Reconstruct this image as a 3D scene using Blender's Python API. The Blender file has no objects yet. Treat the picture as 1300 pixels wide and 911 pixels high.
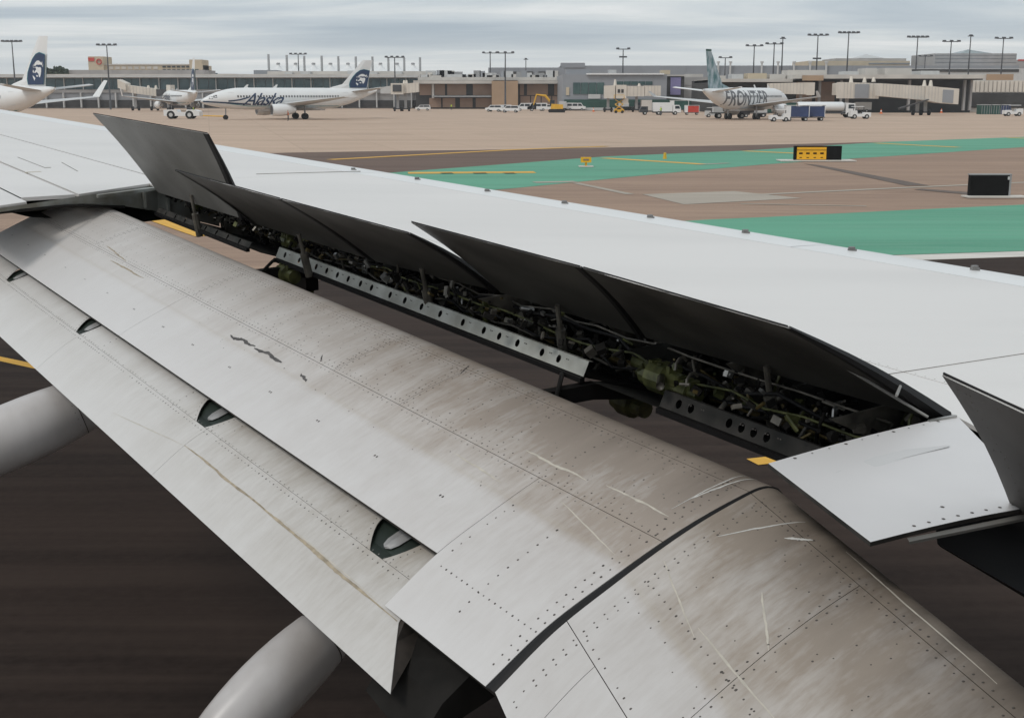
import bpy, bmesh, math, random
from mathutils import Vector, Matrix, noise
random.seed(7)
R = math.radians
C = bpy.context.scene.collection
sc = bpy.context.scene

# ------------------------------------------------------------------ camera
EYE = 4.45
FPX = 1600.0                      # focal length for a 1300 pixel wide picture
PITCH = math.atan(335 / FPX)
cam = bpy.data.cameras.new('camera')
cam_o = bpy.data.objects.new('camera', cam); C.objects.link(cam_o)
cam.sensor_width = 36; cam.lens = 36 * FPX / 1300
cam.clip_start = 0.05; cam.clip_end = 6000
cam_o.location = (0, 0, EYE)
cam_o.rotation_euler = (math.pi / 2 - PITCH, 0, 0)
sc.camera = cam_o

# ------------------------------------------------------------------ world: nishita sky under a layer of cloud
SUN_EL, SUN_AZ = 50, 228
w = bpy.data.worlds.new('World'); sc.world = w; w.use_nodes = True
nt = w.node_tree; nt.nodes.clear()
def N(t, **k):
    n = nt.nodes.new(t)
    for a, b in k.items(): setattr(n, a, b)
    return n
def L(a, b): nt.links.new(a, b)
def wm(op, a, b=None, c=None):
    n = N('ShaderNodeMath', operation=op)
    for i, v in enumerate((a, b, c)):
        if v is None: continue
        if isinstance(v, (int, float)): n.inputs[i].default_value = v
        else: L(v, n.inputs[i])
    return n.outputs[0]
sky = N('ShaderNodeTexSky'); sky.sky_type = 'NISHITA'; sky.sun_disc = False
sky.sun_elevation = R(SUN_EL); sky.sun_rotation = R(SUN_AZ)
bg1 = N('ShaderNodeBackground'); bg1.inputs['Strength'].default_value = 0.10; L(sky.outputs[0], bg1.inputs[0])
tc = N('ShaderNodeTexCoord'); sx = N('ShaderNodeSeparateXYZ'); L(tc.outputs['Generated'], sx.inputs[0])
zz = wm('ADD', wm('MAXIMUM', sx.outputs[2], 0.0), 0.055)
u = wm('DIVIDE', sx.outputs[0], zz); v = wm('DIVIDE', sx.outputs[1], zz)
cv = N('ShaderNodeCombineXYZ'); L(wm('MULTIPLY', u, 0.42), cv.inputs[0]); L(v, cv.inputs[1])
n1 = N('ShaderNodeTexNoise'); n1.inputs['Scale'].default_value = 0.55; n1.inputs['Detail'].default_value = 6; n1.inputs['Roughness'].default_value = 0.58
n1.inputs['Distortion'].default_value = 0.5
L(cv.outputs[0], n1.inputs['Vector'])
cr = N('ShaderNodeValToRGB'); L(n1.outputs['Fac'], cr.inputs[0])
e = cr.color_ramp.elements
e[0].position = 0.33; e[0].color = (0.40, 0.47, 0.535, 1)
e[1].position = 0.68; e[1].color = (0.93, 0.93, 0.92, 1)
q = cr.color_ramp.elements.new(0.47); q.color = (0.54, 0.60, 0.645, 1)
q = cr.color_ramp.elements.new(0.56); q.color = (0.68, 0.72, 0.735, 1)
# pale band towards the horizon
hz = N('ShaderNodeMapRange'); L(sx.outputs[2], hz.inputs['Value'])
hz.inputs['From Min'].default_value = 0.0; hz.inputs['From Max'].default_value = 0.05
hz.inputs['To Min'].default_value = 0.8; hz.inputs['To Max'].default_value = 0.0
mh = N('ShaderNodeMix', data_type='RGBA'); L(hz.outputs[0], mh.inputs[0]); L(cr.outputs[0], mh.inputs[6]); mh.inputs[7].default_value = (0.76, 0.78, 0.77, 1)
bg2 = N('ShaderNodeBackground'); bg2.inputs['Strength'].default_value = 1.10; L(mh.outputs[2], bg2.inputs[0])
ms = N('ShaderNodeMixShader'); ms.inputs[0].default_value = 0.93
L(bg1.outputs[0], ms.inputs[1]); L(bg2.outputs[0], ms.inputs[2])
wo = N('ShaderNodeOutputWorld'); L(ms.outputs[0], wo.inputs[0])

# ------------------------------------------------------------------ sun through overcast
sl = bpy.data.lights.new('sun', 'SUN'); sl.energy = 1.2; sl.angle = R(16); sl.color = (1, 0.97, 0.92)
so = bpy.data.objects.new('sun', sl); C.objects.link(so)
sd = Vector((math.sin(R(SUN_AZ)) * math.cos(R(SUN_EL)), math.cos(R(SUN_AZ)) * math.cos(R(SUN_EL)), math.sin(R(SUN_EL))))
so.rotation_euler = sd.to_track_quat('Z', 'Y').to_euler(); so.location = (0, 0, 60)
sc.view_settings.view_transform = 'Standard'; sc.view_settings.look = 'None'
sc.view_settings.exposure = 0.0; sc.view_settings.gamma = 1.0
sc.view_settings.use_curve_mapping = False
sc.cycles.max_bounces = 6; sc.cycles.diffuse_bounces = 3

# ------------------------------------------------------------------ materials
def mat(name, col, rough=0.6, metal=0.0, var=0.12, scale=3.0, col2=None, stretch=(1, 1, 1), detail=5, uv=False, bump=0.0, lo=0.35, hi=0.65, spec=None, emit=None):
    m = bpy.data.materials.new(name); m.use_nodes = True
    t = m.node_tree; b = t.nodes['Principled BSDF']
    b.inputs['Roughness'].default_value = rough; b.inputs['Metallic'].default_value = metal
    if spec is not None: b.inputs['Specular IOR Level'].default_value = spec
    if col2 is None: col2 = tuple(c * (1 - var) for c in col)
    co = t.nodes.new('ShaderNodeTexCoord'); mp = t.nodes.new('ShaderNodeMapping'); mp.inputs['Scale'].default_value = stretch
    t.links.new(co.outputs['UV' if uv else 'Object'], mp.inputs['Vector'])
    no = t.nodes.new('ShaderNodeTexNoise'); no.inputs['Scale'].default_value = scale; no.inputs['Detail'].default_value = detail
    t.links.new(mp.outputs[0], no.inputs['Vector'])
    r = t.nodes.new('ShaderNodeValToRGB'); t.links.new(no.outputs['Fac'], r.inputs[0])
    r.color_ramp.elements[0].position = lo; r.color_ramp.elements[0].color = (*col2, 1)
    r.color_ramp.elements[1].position = hi; r.color_ramp.elements[1].color = (*col, 1)
    t.links.new(r.outputs[0], b.inputs['Base Color'])
    if bump:
        bp = t.nodes.new('ShaderNodeBump'); bp.inputs['Strength'].default_value = bump; bp.inputs['Distance'].default_value = 0.01
        t.links.new(no.outputs['Fac'], bp.inputs['Height']); t.links.new(bp.outputs[0], b.inputs['Normal'])
    return m

def flap_mat(name, clean, dirt, amount, noselimit, seed, crease=None, cool=(.64, .625, .62)):
    """painted flap skin: clean grey, oily brown streaks running chordwise, heavier towards the nose. UV in metres (span, chord)."""
    m = bpy.data.materials.new(name); m.use_nodes = True
    t = m.node_tree; b = t.nodes['Principled BSDF']; b.inputs['Roughness'].default_value = 0.42
    ln = t.links.new
    def nd(k): return t.nodes.new(k)
    def noi(scale, st, det=5, off=0):
        mp = nd('ShaderNodeMapping'); mp.inputs['Scale'].default_value = st; mp.inputs['Location'].default_value = (seed + off, off * 2, 0)
        ln(co.outputs['UV'], mp.inputs['Vector'])
        n = nd('ShaderNodeTexNoise'); n.inputs['Scale'].default_value = scale; n.inputs['Detail'].default_value = det; n.inputs['Roughness'].default_value = 0.6
        ln(mp.outputs[0], n.inputs['Vector']); return n.outputs['Fac']
    def ma(op, x, y, cl=False):
        n = nd('ShaderNodeMath'); n.operation = op; n.use_clamp = cl
        for i, q in enumerate((x, y)):
            if isinstance(q, (int, float)): n.inputs[i].default_value = q
            else: ln(q, n.inputs[i])
        return n.outputs[0]
    def mr(x, a, c, d, e_):
        n = nd('ShaderNodeMapRange'); ln(x, n.inputs['Value'])
        for i, q in enumerate((a, c, d, e_)): n.inputs[i + 1].default_value = q
        return n.outputs[0]
    co = nd('ShaderNodeTexCoord')
    sp = nd('ShaderNodeSeparateXYZ'); ln(co.outputs['UV'], sp.inputs[0])
    streak = mr(noi(4, (1.6, .30, 1), 7), .35, .78, 0, 1)
    fine = mr(noi(30, (1.5, .35, 1), 4, 3), .4, .8, 0, 1)
    blotch = mr(noi(1.6, (1, 1.6, 1), 5, 7), .38, .68, 0, 1)
    nose = mr(sp.outputs[1], 0.0, noselimit, 1, .12)
    inb = mr(sp.outputs[0], 2.8, 7.5, 1.0, .35)
    f = ma('ADD', ma('MULTIPLY', streak, .45), ma('MULTIPLY', blotch, .35))
    f = ma('ADD', f, ma('MULTIPLY', fine, .30))
    f = ma('ADD', ma('MULTIPLY', f, .7), .35)
    f = ma('MULTIPLY', ma('MULTIPLY', f, ma('ADD', ma('MULTIPLY', nose, .95), .12)), inb)
    f = ma('MULTIPLY', f, amount, True)
    soot_shade = ma('MULTIPLY', mr(sp.outputs[1], .02, .50, 1, 0), ma('MULTIPLY', mr(sp.outputs[0], 2.6, 6.5, 1, .0), mr(noi(4, (1.3, .35, 1), 7, 13), .32, .62, .40, 1)))  # soot, deepened so the inboard nose reads shaded despite the sun
    mx = nd('ShaderNodeMix'); mx.data_type = 'RGBA'; ln(f, mx.inputs[0])
    mx.inputs[6].default_value = (*clean, 1); mx.inputs[7].default_value = (*dirt, 1)
    if crease:
        ck = ma('ADD', sp.outputs[1], ma('MULTIPLY', ma('SUBTRACT', noi(6, (1, 1, 1), 4, 23), .5), .05))
        m5 = nd('ShaderNodeMix'); m5.data_type = 'RGBA'; ln(ma('MULTIPLY', mr(ck, crease - .012, crease + .03, 0, 1), .38), m5.inputs[0]); ln(mx.outputs[2], m5.inputs[6]); m5.inputs[7].default_value = (*cool, 1); mx = m5
        ridge = ma('MULTIPLY', mr(sp.outputs[1], crease - .03, crease - .012, 0, 1), mr(sp.outputs[1], crease - .012, crease + .004, 1, 0))
        m6 = nd('ShaderNodeMix'); m6.data_type = 'RGBA'; ln(ma('MULTIPLY', ridge, .22), m6.inputs[0]); ln(mx.outputs[2], m6.inputs[6]); m6.inputs[7].default_value = (.45, .40, .33, 1); mx = m6
    m3 = nd('ShaderNodeMix'); m3.data_type = 'RGBA'; ln(ma('MULTIPLY', soot_shade, .85 * (noselimit > 1)), m3.inputs[0]); ln(mx.outputs[2], m3.inputs[6]); m3.inputs[7].default_value = (.075, .058, .045, 1)
    ln(m3.outputs[2], b.inputs['Base Color'])
    ln(ma('ADD', ma('MULTIPLY', f, .2), .36), b.inputs['Roughness'])
    bp = nd('ShaderNodeBump'); bp.inputs['Strength'].default_value = .12; bp.inputs['Distance'].default_value = .01
    ln(noi(2.5, (1, 1, 1), 2, 9), bp.inputs['Height']); ln(bp.outputs[0], b.inputs['Normal'])
    return m

M = {}
M['wing'] = mat('wing_paint', (.69, .66, .63), .36, var=.09, scale=.9, stretch=(.35, 1.6, 1), detail=9, lo=.25, hi=.6, bump=.06)
M['wing_edge'] = mat('leading_edge_paint', (.74, .735, .72), .35, var=.05, scale=1.5)
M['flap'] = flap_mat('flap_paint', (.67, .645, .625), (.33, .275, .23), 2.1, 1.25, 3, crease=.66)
M['aft'] = flap_mat('aft_flap_paint', (.66, .64, .62), (.34, .30, .255), 1.8, .75, 21)
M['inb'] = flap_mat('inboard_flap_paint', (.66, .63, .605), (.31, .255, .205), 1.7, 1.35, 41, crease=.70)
M['panel'] = mat('panel_paint', (.64, .62, .61), .4, var=.06, scale=2)
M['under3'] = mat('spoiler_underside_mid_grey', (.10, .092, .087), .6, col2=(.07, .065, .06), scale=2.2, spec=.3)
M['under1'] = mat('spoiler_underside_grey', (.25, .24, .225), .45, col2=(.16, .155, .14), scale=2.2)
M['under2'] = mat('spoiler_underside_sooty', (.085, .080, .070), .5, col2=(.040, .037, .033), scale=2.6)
M['seal'] = mat('rubber_seal', (.013, .012, .012), .6, var=.3, scale=8, spec=.25)
M['core'] = mat('dark_joint_sealant', (.045, .035, .028), .8, var=.4, scale=20)  # dark sealant core showing in the open panel joints
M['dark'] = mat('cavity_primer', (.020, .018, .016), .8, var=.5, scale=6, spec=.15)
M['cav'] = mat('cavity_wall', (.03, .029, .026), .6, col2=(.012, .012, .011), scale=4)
M['olive'] = mat('olive_hydraulic_metal', (.15, .155, .055), .45, .2, col2=(.05, .055, .02), scale=14)
M['bronze'] = mat('bronze_tube', (.19, .14, .05), .4, .4, var=.5, scale=10)
M['steel'] = mat('bright_steel', (.42, .41, .39), .3, .7, var=.4, scale=12)
M['stud'] = mat('stud_metal', (.25, .24, .23), .4, .5, var=.3, scale=10)
M['dull'] = mat('dull_steel', (.20, .18, .15), .45, .3, var=.6, scale=12)
M['strip'] = mat('flange_strip_paint', (.55, .55, .50), .5, col2=(.36, .35, .30), scale=6)
M['striplo'] = mat('dark_strip_paint', (.055, .05, .045), .7, col2=(.02, .02, .018), scale=6, spec=.2)
M['rib'] = mat('end_rib_paint', (.30, .31, .29), .55, col2=(.17, .16, .13), scale=4)
M['rivet'] = mat('rivet_head', (.085, .07, .058), .5, var=.4, scale=9)
M['rivet2'] = mat('rivet_head_pale', (.21, .19, .17), .5, var=.4, scale=9)
M['chip'] = mat('bare_chipped_metal', (.10, .09, .085), .6, var=.5, scale=30)
M['cream'] = mat('cream_sealant', (.56, .51, .43), .6, var=.2, scale=20)
M['ochre'] = mat('ochre_sealant', (.42, .345, .245), .7, var=.4, scale=20)
M['smear'] = mat('white_scuff', (.60, .58, .54), .5, var=.2, scale=20)
M['slotgreen'] = mat('green_primer_pocket', (.012, .022, .014), .6, var=.4, scale=8)
M['link'] = mat('grey_link', (.36, .35, .34), .4, .2, var=.2, scale=8)
M['canoe'] = mat('fairing_paint', (.50, .47, .455), .35, col2=(.30, .265, .24), scale=2.2, stretch=(1, 1, .4), detail=8, bump=.1)
M['yel'] = mat('yellow_paint', (.80, .42, .015), .5, var=.12, scale=6)

# ------------------------------------------------------------------ mesh helpers
def tag(o, label=None, cat=None, group=None, kind=None):
    if label: o['label'] = label
    if cat: o['category'] = cat
    if group: o['group'] = group
    if kind: o['kind'] = kind
    return o
def empty(name, loc=(0, 0, 0), rz=0.0, **k):
    o = bpy.data.objects.new(name, None); C.objects.link(o); o.empty_display_size = .3
    o.location = loc; o.rotation_euler = (0, 0, rz); return tag(o, **k)
def mesh(name, V, F, m, parent=None, smooth=False, uv=None, off=None, mats=None, fm=None, **k):
    """vertices in build space; off is the build-space position of the parent's origin"""
    V = [Vector(p) for p in V]
    if parent is not None:
        o0 = Vector(off) if off is not None else Vector(parent.get('bo', (0, 0, 0)))
    else:
        mn = [min(p[i] for p in V) for i in range(3)]; mx = [max(p[i] for p in V) for i in range(3)]
        o0 = Vector(off) if off is not None else Vector(((mn[0] + mx[0]) / 2, (mn[1] + mx[1]) / 2, mn[2]))
    me = bpy.data.meshes.new(name)
    me.from_pydata([tuple(p - o0) for p in V], [], F); me.update()
    for mm in (mats or [m]): me.materials.append(mm)
    if fm: me.polygons.foreach_set('material_index', fm)
    if smooth: me.polygons.foreach_set('use_smooth', [True] * len(me.polygons))
    if uv:
        ul = me.uv_layers.new(name='UVMap')
        for lp in me.loops: ul.data[lp.index].uv = uv[lp.vertex_index]
    o = bpy.data.objects.new(name, me); C.objects.link(o)
    if parent is not None:
        o.parent = parent; o['bo'] = tuple(o0); 
    else: o.location = o0; o['bo'] = tuple(o0)
    return tag(o, **k)
class MB:
    def __init__(s): s.V = []; s.F = []
    def add(s, V, F):
        n = len(s.V); s.V += [Vector(p) for p in V]; s.F += [tuple(i + n for i in f) for f in F]
    def box(s, x0, x1, y0, y1, z0, z1):
        s.add([(x, y, z) for z in (z0, z1) for y in (y0, y1) for x in (x0, x1)],
              [(0, 2, 3, 1), (4, 5, 7, 6), (0, 1, 5, 4), (2, 6, 7, 3), (0, 4, 6, 2), (1, 3, 7, 5)])
    def hexa(s, P8): s.add(P8, [(0, 1, 2, 3), (7, 6, 5, 4), (0, 4, 5, 1), (1, 5, 6, 2), (2, 6, 7, 3), (3, 7, 4, 0)])
    def obox(s, c, ax, ay, az_):
        c = Vector(c); ax = Vector(ax); ay = Vector(ay); az_ = Vector(az_)
        s.hexa([c - ax - ay - az_, c + ax - ay - az_, c + ax + ay - az_, c - ax + ay - az_, c - ax - ay + az_, c + ax - ay + az_, c + ax + ay + az_, c - ax + ay + az_])
    def tube(s, pts, r, seg=8, cap=True):
        pts = [Vector(p) for p in pts]; rs = r if isinstance(r, (list, tuple)) else [r] * len(pts)
        rings = []; ref = None
        for i, p in enumerate(pts):
            d = (pts[min(i + 1, len(pts) - 1)] - pts[max(i - 1, 0)]).normalized()
            if ref is None: ref = Vector((0, 0, 1)) if abs(d.z) < .9 else Vector((1, 0, 0))
            a = d.cross(ref).normalized(); b = a.cross(d).normalized(); ref = b
            rings.append([p + (a * math.cos(2 * math.pi * k / seg) + b * math.sin(2 * math.pi * k / seg)) * rs[i] for k in range(seg)])
        V = [q for rg in rings for q in rg]; F = []
        for i in range(len(rings) - 1):
            for k in range(seg):
                k2 = (k + 1) % seg; F.append((i * seg + k, i * seg + k2, (i + 1) * seg + k2, (i + 1) * seg + k))
        if cap: F.append(tuple(range(seg))); F.append(tuple(range((len(rings) - 1) * seg, len(rings) * seg)))
        s.add(V, F)
    def prism(s, poly, vec):
        n = len(poly); vec = Vector(vec); A_ = [Vector(p) for p in poly]; B_ = [p + vec for p in A_]
        s.add(A_ + B_, [tuple(range(n)), tuple(range(2 * n - 1, n - 1, -1))] + [(i, (i + 1) % n, n + (i + 1) % n, n + i) for i in range(n)])
    def grid(s, rows):
        n = len(rows[0]); V = [p for r in rows for p in r]
        s.add(V, [(i * n + j, i * n + j + 1, (i + 1) * n + j + 1, (i + 1) * n + j) for i in range(len(rows) - 1) for j in range(n - 1)])
    def loft(s, rings, cap=True):
        n = len(rings[0]); V = [p for r in rings for p in r]
        F = [(i * n + j, i * n + (j + 1) % n, (i + 1) * n + (j + 1) % n, (i + 1) * n + j) for i in range(len(rings) - 1) for j in range(n)]
        if cap: F += [tuple(range(n)), tuple(range(len(rings) * n - 1, (len(rings) - 1) * n - 1, -1))]
        s.add(V, F)
    def build(s, name, m, parent=None, **k): return mesh(name, s.V, s.F, m, parent, **k)
def new_thing(name, base, **k):
    o = empty(name, base, **k); o['bo'] = tuple(base); return o
def copy_tree(o, parent=None):
    c = o.copy(); C.objects.link(c); c.parent = parent
    for ch in list(o.children): copy_tree(ch, c)
    return c

# camera rays, used once here to find where things stand
cF = Vector((0, math.cos(PITCH), -math.sin(PITCH))); cU = Vector((0, math.sin(PITCH), math.cos(PITCH)))
def ray(x, y): return Vector((1, 0, 0)) * ((x - 650) / FPX) + cU * ((455.5 - y) / FPX) + cF
def gp(x, y, z=0.0):
    r = ray(x, y); s = (z - EYE) / r.z; return Vector((r.x * s, r.y * s, z))
def at(x, y, Y):
    r = ray(x, y); s = Y / r.y; return r.x * s, EYE + r.z * s
def XA(x, Y): return at(x, 120, Y)[0]
def ZA(y, Y): return at(650, y, Y)[1]

# ================================================================== GROUND
GM = {}
def gmat(name, c1, c2, c3, st=(.02, .22), fine=(.25, 2.5), joints=0.0, stain=.5, rough=.9, spec=.15, patch=0.0):
    """pavement: long wear bands along the direction of travel, fine grain, dark stains, optional slab joints"""
    m = bpy.data.materials.new(name); m.use_nodes = True; t = m.node_tree; b = t.nodes['Principled BSDF']; ln = t.links.new
    b.inputs['Roughness'].default_value = rough; b.inputs['Specular IOR Level'].default_value = spec
    co = t.nodes.new('ShaderNodeTexCoord')
    def noi(sc_, det=8, off=0, rot=13.3, ro=.6):
        mp = t.nodes.new('ShaderNodeMapping'); mp.inputs['Rotation'].default_value = (0, 0, -R(rot)); mp.inputs['Scale'].default_value = (*sc_, 1); mp.inputs['Location'].default_value = (off, off, off); ln(co.outputs['Object'], mp.inputs['Vector'])
        n = t.nodes.new('ShaderNodeTexNoise'); n.inputs['Scale'].default_value = 1; n.inputs['Detail'].default_value = det; n.inputs['Roughness'].default_value = ro; ln(mp.outputs[0], n.inputs['Vector']); return n.outputs['Fac']
    def mr(x, a, b_, c, d):
        n = t.nodes.new('ShaderNodeMapRange'); ln(x, n.inputs['Value'])
        for i, q in enumerate((a, b_, c, d)): n.inputs[i + 1].default_value = q
        return n.outputs[0]
    def mix(f, a, b_, mode='MIX'):
        n = t.nodes.new('ShaderNodeMix'); n.data_type = 'RGBA'; n.blend_type = mode
        (ln(f, n.inputs[0]) if not isinstance(f, float) else setattr(n.inputs[0], 'default_value', f))
        for i, q in ((6, a), (7, b_)): (ln(q, n.inputs[i]) if not isinstance(q, tuple) else setattr(n.inputs[i], 'default_value', (*q, 1)))
        return n.outputs[2]
    c = mix(mr(noi(st), .36, .64, 0, 1), c1, c2)
    c = mix(mr(noi(fine, 6, 4), .42, .75, 0, .75), c, c3)
    c = mix(mr(noi((st[0] * 3.2, st[1] * .9), 9, 17, 30, .7), .58, .72, 0, stain), c, tuple(x * .55 for x in c3))
    if patch: c = mix(mr(noi((.12, .2), 2, 31), .56, .57, 0, patch), c, c3)
    g_ = noi((9, 9), 3, 3); c = mix(mr(g_, .35, .75, 0, .35), c, c3)
    if joints:
        br = t.nodes.new('ShaderNodeTexBrick'); br.offset = 0; mp = t.nodes.new('ShaderNodeMapping'); mp.inputs['Rotation'].default_value = (0, 0, -R(13.3)); ln(co.outputs['Object'], mp.inputs['Vector']); ln(mp.outputs[0], br.inputs['Vector'])
        br.inputs['Scale'].default_value = 1; br.inputs['Brick Width'].default_value = 7.5; br.inputs['Row Height'].default_value = 7.5; br.inputs['Mortar Size'].default_value = .07; br.inputs['Mortar Smooth'].default_value = .3
        br.inputs['Color1'].default_value = (1, 1, 1, 1); br.inputs['Color2'].default_value = (.93, .93, .93, 1); br.inputs['Mortar'].default_value = (1 - joints, 1 - joints, 1 - joints, 1)
        c = mix(1.0, c, br.outputs[0], 'MULTIPLY')
    ln(c, b.inputs['Base Color']); return m
GM['tan'] = gmat('apron_concrete', (.60, .445, .34), (.50, .37, .28), (.40, .30, .225), joints=.16)
GM['brown'] = gmat('taxiway_brown_asphalt', (.40, .28, .205), (.31, .215, .16), (.22, .15, .115), (.015, .3), (.2, 2.2), stain=.6)
GM['dkbrown'] = gmat('dark_brown_asphalt', (.20, .14, .112), (.15, .105, .085), (.10, .07, .058), (.012, .35), (.15, 2.2), stain=.5)
GM['green'] = gmat('green_painted_shoulder', (.13, .375, .25), (.09, .28, .185), (.18, .36, .265), (.02, .35), (.2, 3), stain=.35)
GM['runway'] = gmat('runway_asphalt', (.034, .0215, .0165), (.018, .0118, .0095), (.055, .038, .030), (.02, .6), (.12, 3), stain=.5, patch=.25)
GM['white'] = mat('white_line_paint', (.66, .62, .56), .7, var=.15, scale=1, stretch=(.3, 2, 1))
GM['pad'] = mat('pale_concrete_pad', (.40, .345, .28), .8, var=.15, scale=.5, stretch=(.3, 2, 1))
GM['yel'] = mat('yellow_line_paint', (.74, .40, .04), .7, var=.18, scale=1, stretch=(.3, 2, 1))
GM['scuff'] = mat('tyre_mark', (.13, .095, .075), .8, var=.2, scale=1)
def sheet(name, pts, z, m, label=None, kind='structure', cat=None):
    P_ = [Vector((p[0], p[1], z)) for p in pts]
    o = mesh(name, P_, [tuple(range(len(P_)))], m, off=(0, 0, 0)); return tag(o, label, cat, kind=kind)
sheet('ground', [(-1800, -60), (1800, -60), (1800, 1750), (-1800, 1750)], 0, GM['tan'])
G = lambda *ps: [gp(*p) for p in ps]
az76 = Vector((math.cos(R(13.3)), math.sin(R(13.3)), 0))
# brown asphalt from the runway edge out to the second shoulder
rw = gp(1168, 323); e0 = rw - az76 * 140; e1 = rw + az76 * 150
far = G((-700, 330), (-200, 262), (100, 248), (400, 200), (419, 194.5), (650, 189.5), (970, 184), (1300, 175.5), (1700, 168))
sheet('taxiway', [e0, e1] + [Vector((200, 240, 0))] + list(reversed(far[2:])) + [far[1]], .004, GM['brown'])
sheet('taxiway', G((363, 194), (500, 191.8), (650, 190), (800, 187), (970, 184), (1115, 180.5), (970, 191), (767, 199.5), (650, 209), (520, 219), (300, 236), (150, 240), (180, 200)), .008, GM['dkbrown'])
sheet('green_shoulder', G((380, 229), (515, 218), (650, 208), (767, 199), (945, 191.5), (1122, 180.5), (1300, 174), (1700, 160), (1700, 166), (1300, 187), (1122, 199), (970, 209), (858, 219), (741, 230.5), (655, 239), (380, 262)), .012, GM['green'])
gl = gp(1168, 324); p0 = rw + Vector((0, .9, 0))
sheet('green_shoulder', [rw - az76 * 8] + G((820, 284), (899, 279), (970, 276), (1148, 267), (1300, 260), (1700, 244)) + [rw + az76 * 75], .010, GM['green'])
side = Vector((-az76.y, az76.x, 0))
sheet('runway', [rw - az76 * 160 - side * 1.35, rw + az76 * 160 - side * 1.35, Vector((260, -40, 0)), Vector((-170, -55, 0))], .014, GM['runway'])
def line(name, a, b, wd, m, z=.02):
    a = Vector((a[0], a[1], 0)); b = Vector((b[0], b[1], 0)); d = (b - a).normalized(); s = Vector((-d.y, d.x, 0)) * wd / 2
    sheet(name, [a - s, b - s, b + s, a + s], z, m)
line('runway_edge_line', rw - az76 * 150 - side * .7, rw + az76 * 150 - side * .7, 1.1, GM['white'])
line('yellow_line', gp(-60, 443.5), gp(62, 470), .22, GM['yel'])
line('yellow_line', gp(955, 588), gp(990, 584), .28, GM['yel'], .022)
line('yellow_line', gp(180, 272), gp(262, 300), .75, GM['yel'], .022)
line('yellow_line', gp(419, 203), gp(650, 190.5), .9, GM['yel'], .022)
line('yellow_line', gp(650, 190.5), gp(770, 186), .9, GM['yel'], .024)
line('yellow_line', gp(518, 220), gp(679, 219), 1.6, GM['yel'], .022)
for a_, b_ in ((560, 575), (601, 618), (640, 654)):
    line('black_dash', gp(a_, 220.6), gp(b_, 220.4), .8, GM['runway'], .026)
line('yellow_line', gp(767, 201), gp(895, 209), .9, GM['yel'], .022)
line('yellow_line', gp(945, 192), gp(1012, 195), .9, GM['yel'], .022)
line('yellow_line', gp(1112, 182), gp(1216, 187.3), .9, GM['yel'], .022)
line('yellow_line', gp(1280, 175), gp(1400, 180), .9, GM['yel'], .022)
line('pale_line', gp(700, 186), gp(1600, 178), .0001 + .3, GM['pad'], .006)
sheet('concrete_pad', G((815, 247), (932, 243), (1018, 252), (868, 260)), .016, GM['pad'])
line('pale_line', gp(730, 232.5), gp(800, 247), .45, GM['pad'], .018)
line('pale_line', gp(678, 232), gp(731, 231), .9, GM['pad'], .024)
line('pale_line', gp(885, 209.5), gp(925, 207.5), .5, GM['pad'], .028)
line('pale_line', gp(960, 247.5), gp(1173, 237.5), .55, GM['pad'], .018)
line('pale_line', gp(1173, 237.5), gp(1400, 227.5), .55, GM['pad'], .018)
line('pale_line', gp(940, 259), gp(1100, 262), .3, GM['pad'], .018)
sheet('tyre_mark', G((1020, 208), (1040, 210), (1180, 236), (1150, 236)), .020, GM['scuff'])
sheet('tyre_mark', G((1170, 240), (1250, 246), (1245, 249), (1160, 241)), .020, GM['scuff'])

# ================================================================== THE WING (own aircraft)
D = 1.4
CAMP = Vector((0, 0, EYE))
def azv(a, e_=0): return Vector((math.sin(R(a)) * math.cos(R(e_)), math.cos(R(a)) * math.cos(R(e_)), math.sin(R(e_))))
aO = azv(-14, 3.1); aC = azv(76, 0)
wn = aC.cross(aO).normalized()
if wn.z < 0: wn = -wn
wT = azv(-33.5); wT = (wT - wn * wT.dot(wn)).normalized()
wA = wT.cross(wn)
if wA.dot(aC) > 0: wA = -wA
wA.normalize()
def P(a, n, t): return CAMP + (wA * a + wn * n + wT * t) * D
def Wp(x, y, n):           # where the ray through a picture point meets the level n of the wing frame
    r = ray(x, y); s = n / r.dot(wn); return (r.dot(wA) * s, n, r.dot(wT) * s)
def dirw(a, n, t): return wA * a + wn * n + wT * t
WB = P(-3.2, -1.3, 4)
WING = new_thing('airliner_wing', WB, label='white airliner wing filling the foreground, spoilers raised and flaps extended', cat='wing')
def wp(name, b, m, **k):
    return b.build(name, m, k.pop('parent', WING), **k)
lerp = lambda a, b, u_: a + (b - a) * u_
def pl(xs, ys, x):
    if x <= xs[0]: return ys[0]
    for i in range(len(xs) - 1):
        if x <= xs[i + 1]: return lerp(ys[i], ys[i + 1], (x - xs[i]) / (xs[i + 1] - xs[i]))
    return ys[-1]
def a_hinge(t): return pl([-3, 1.549, 2.06, 3.232, 4.116, 4.951, 6.3, 8.0], [-.98, -2.60, -2.79, -2.715, -2.692, -2.577, -2.53, -2.50], t)
def a_sp(t): return pl([-3, .5, 1.5, 2.0, 8], [-1.05, -2.4, -2.7, -2.97, -2.97], t)
def a_le(t): return -4.79 + .125 * (t - 3.2)

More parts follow.
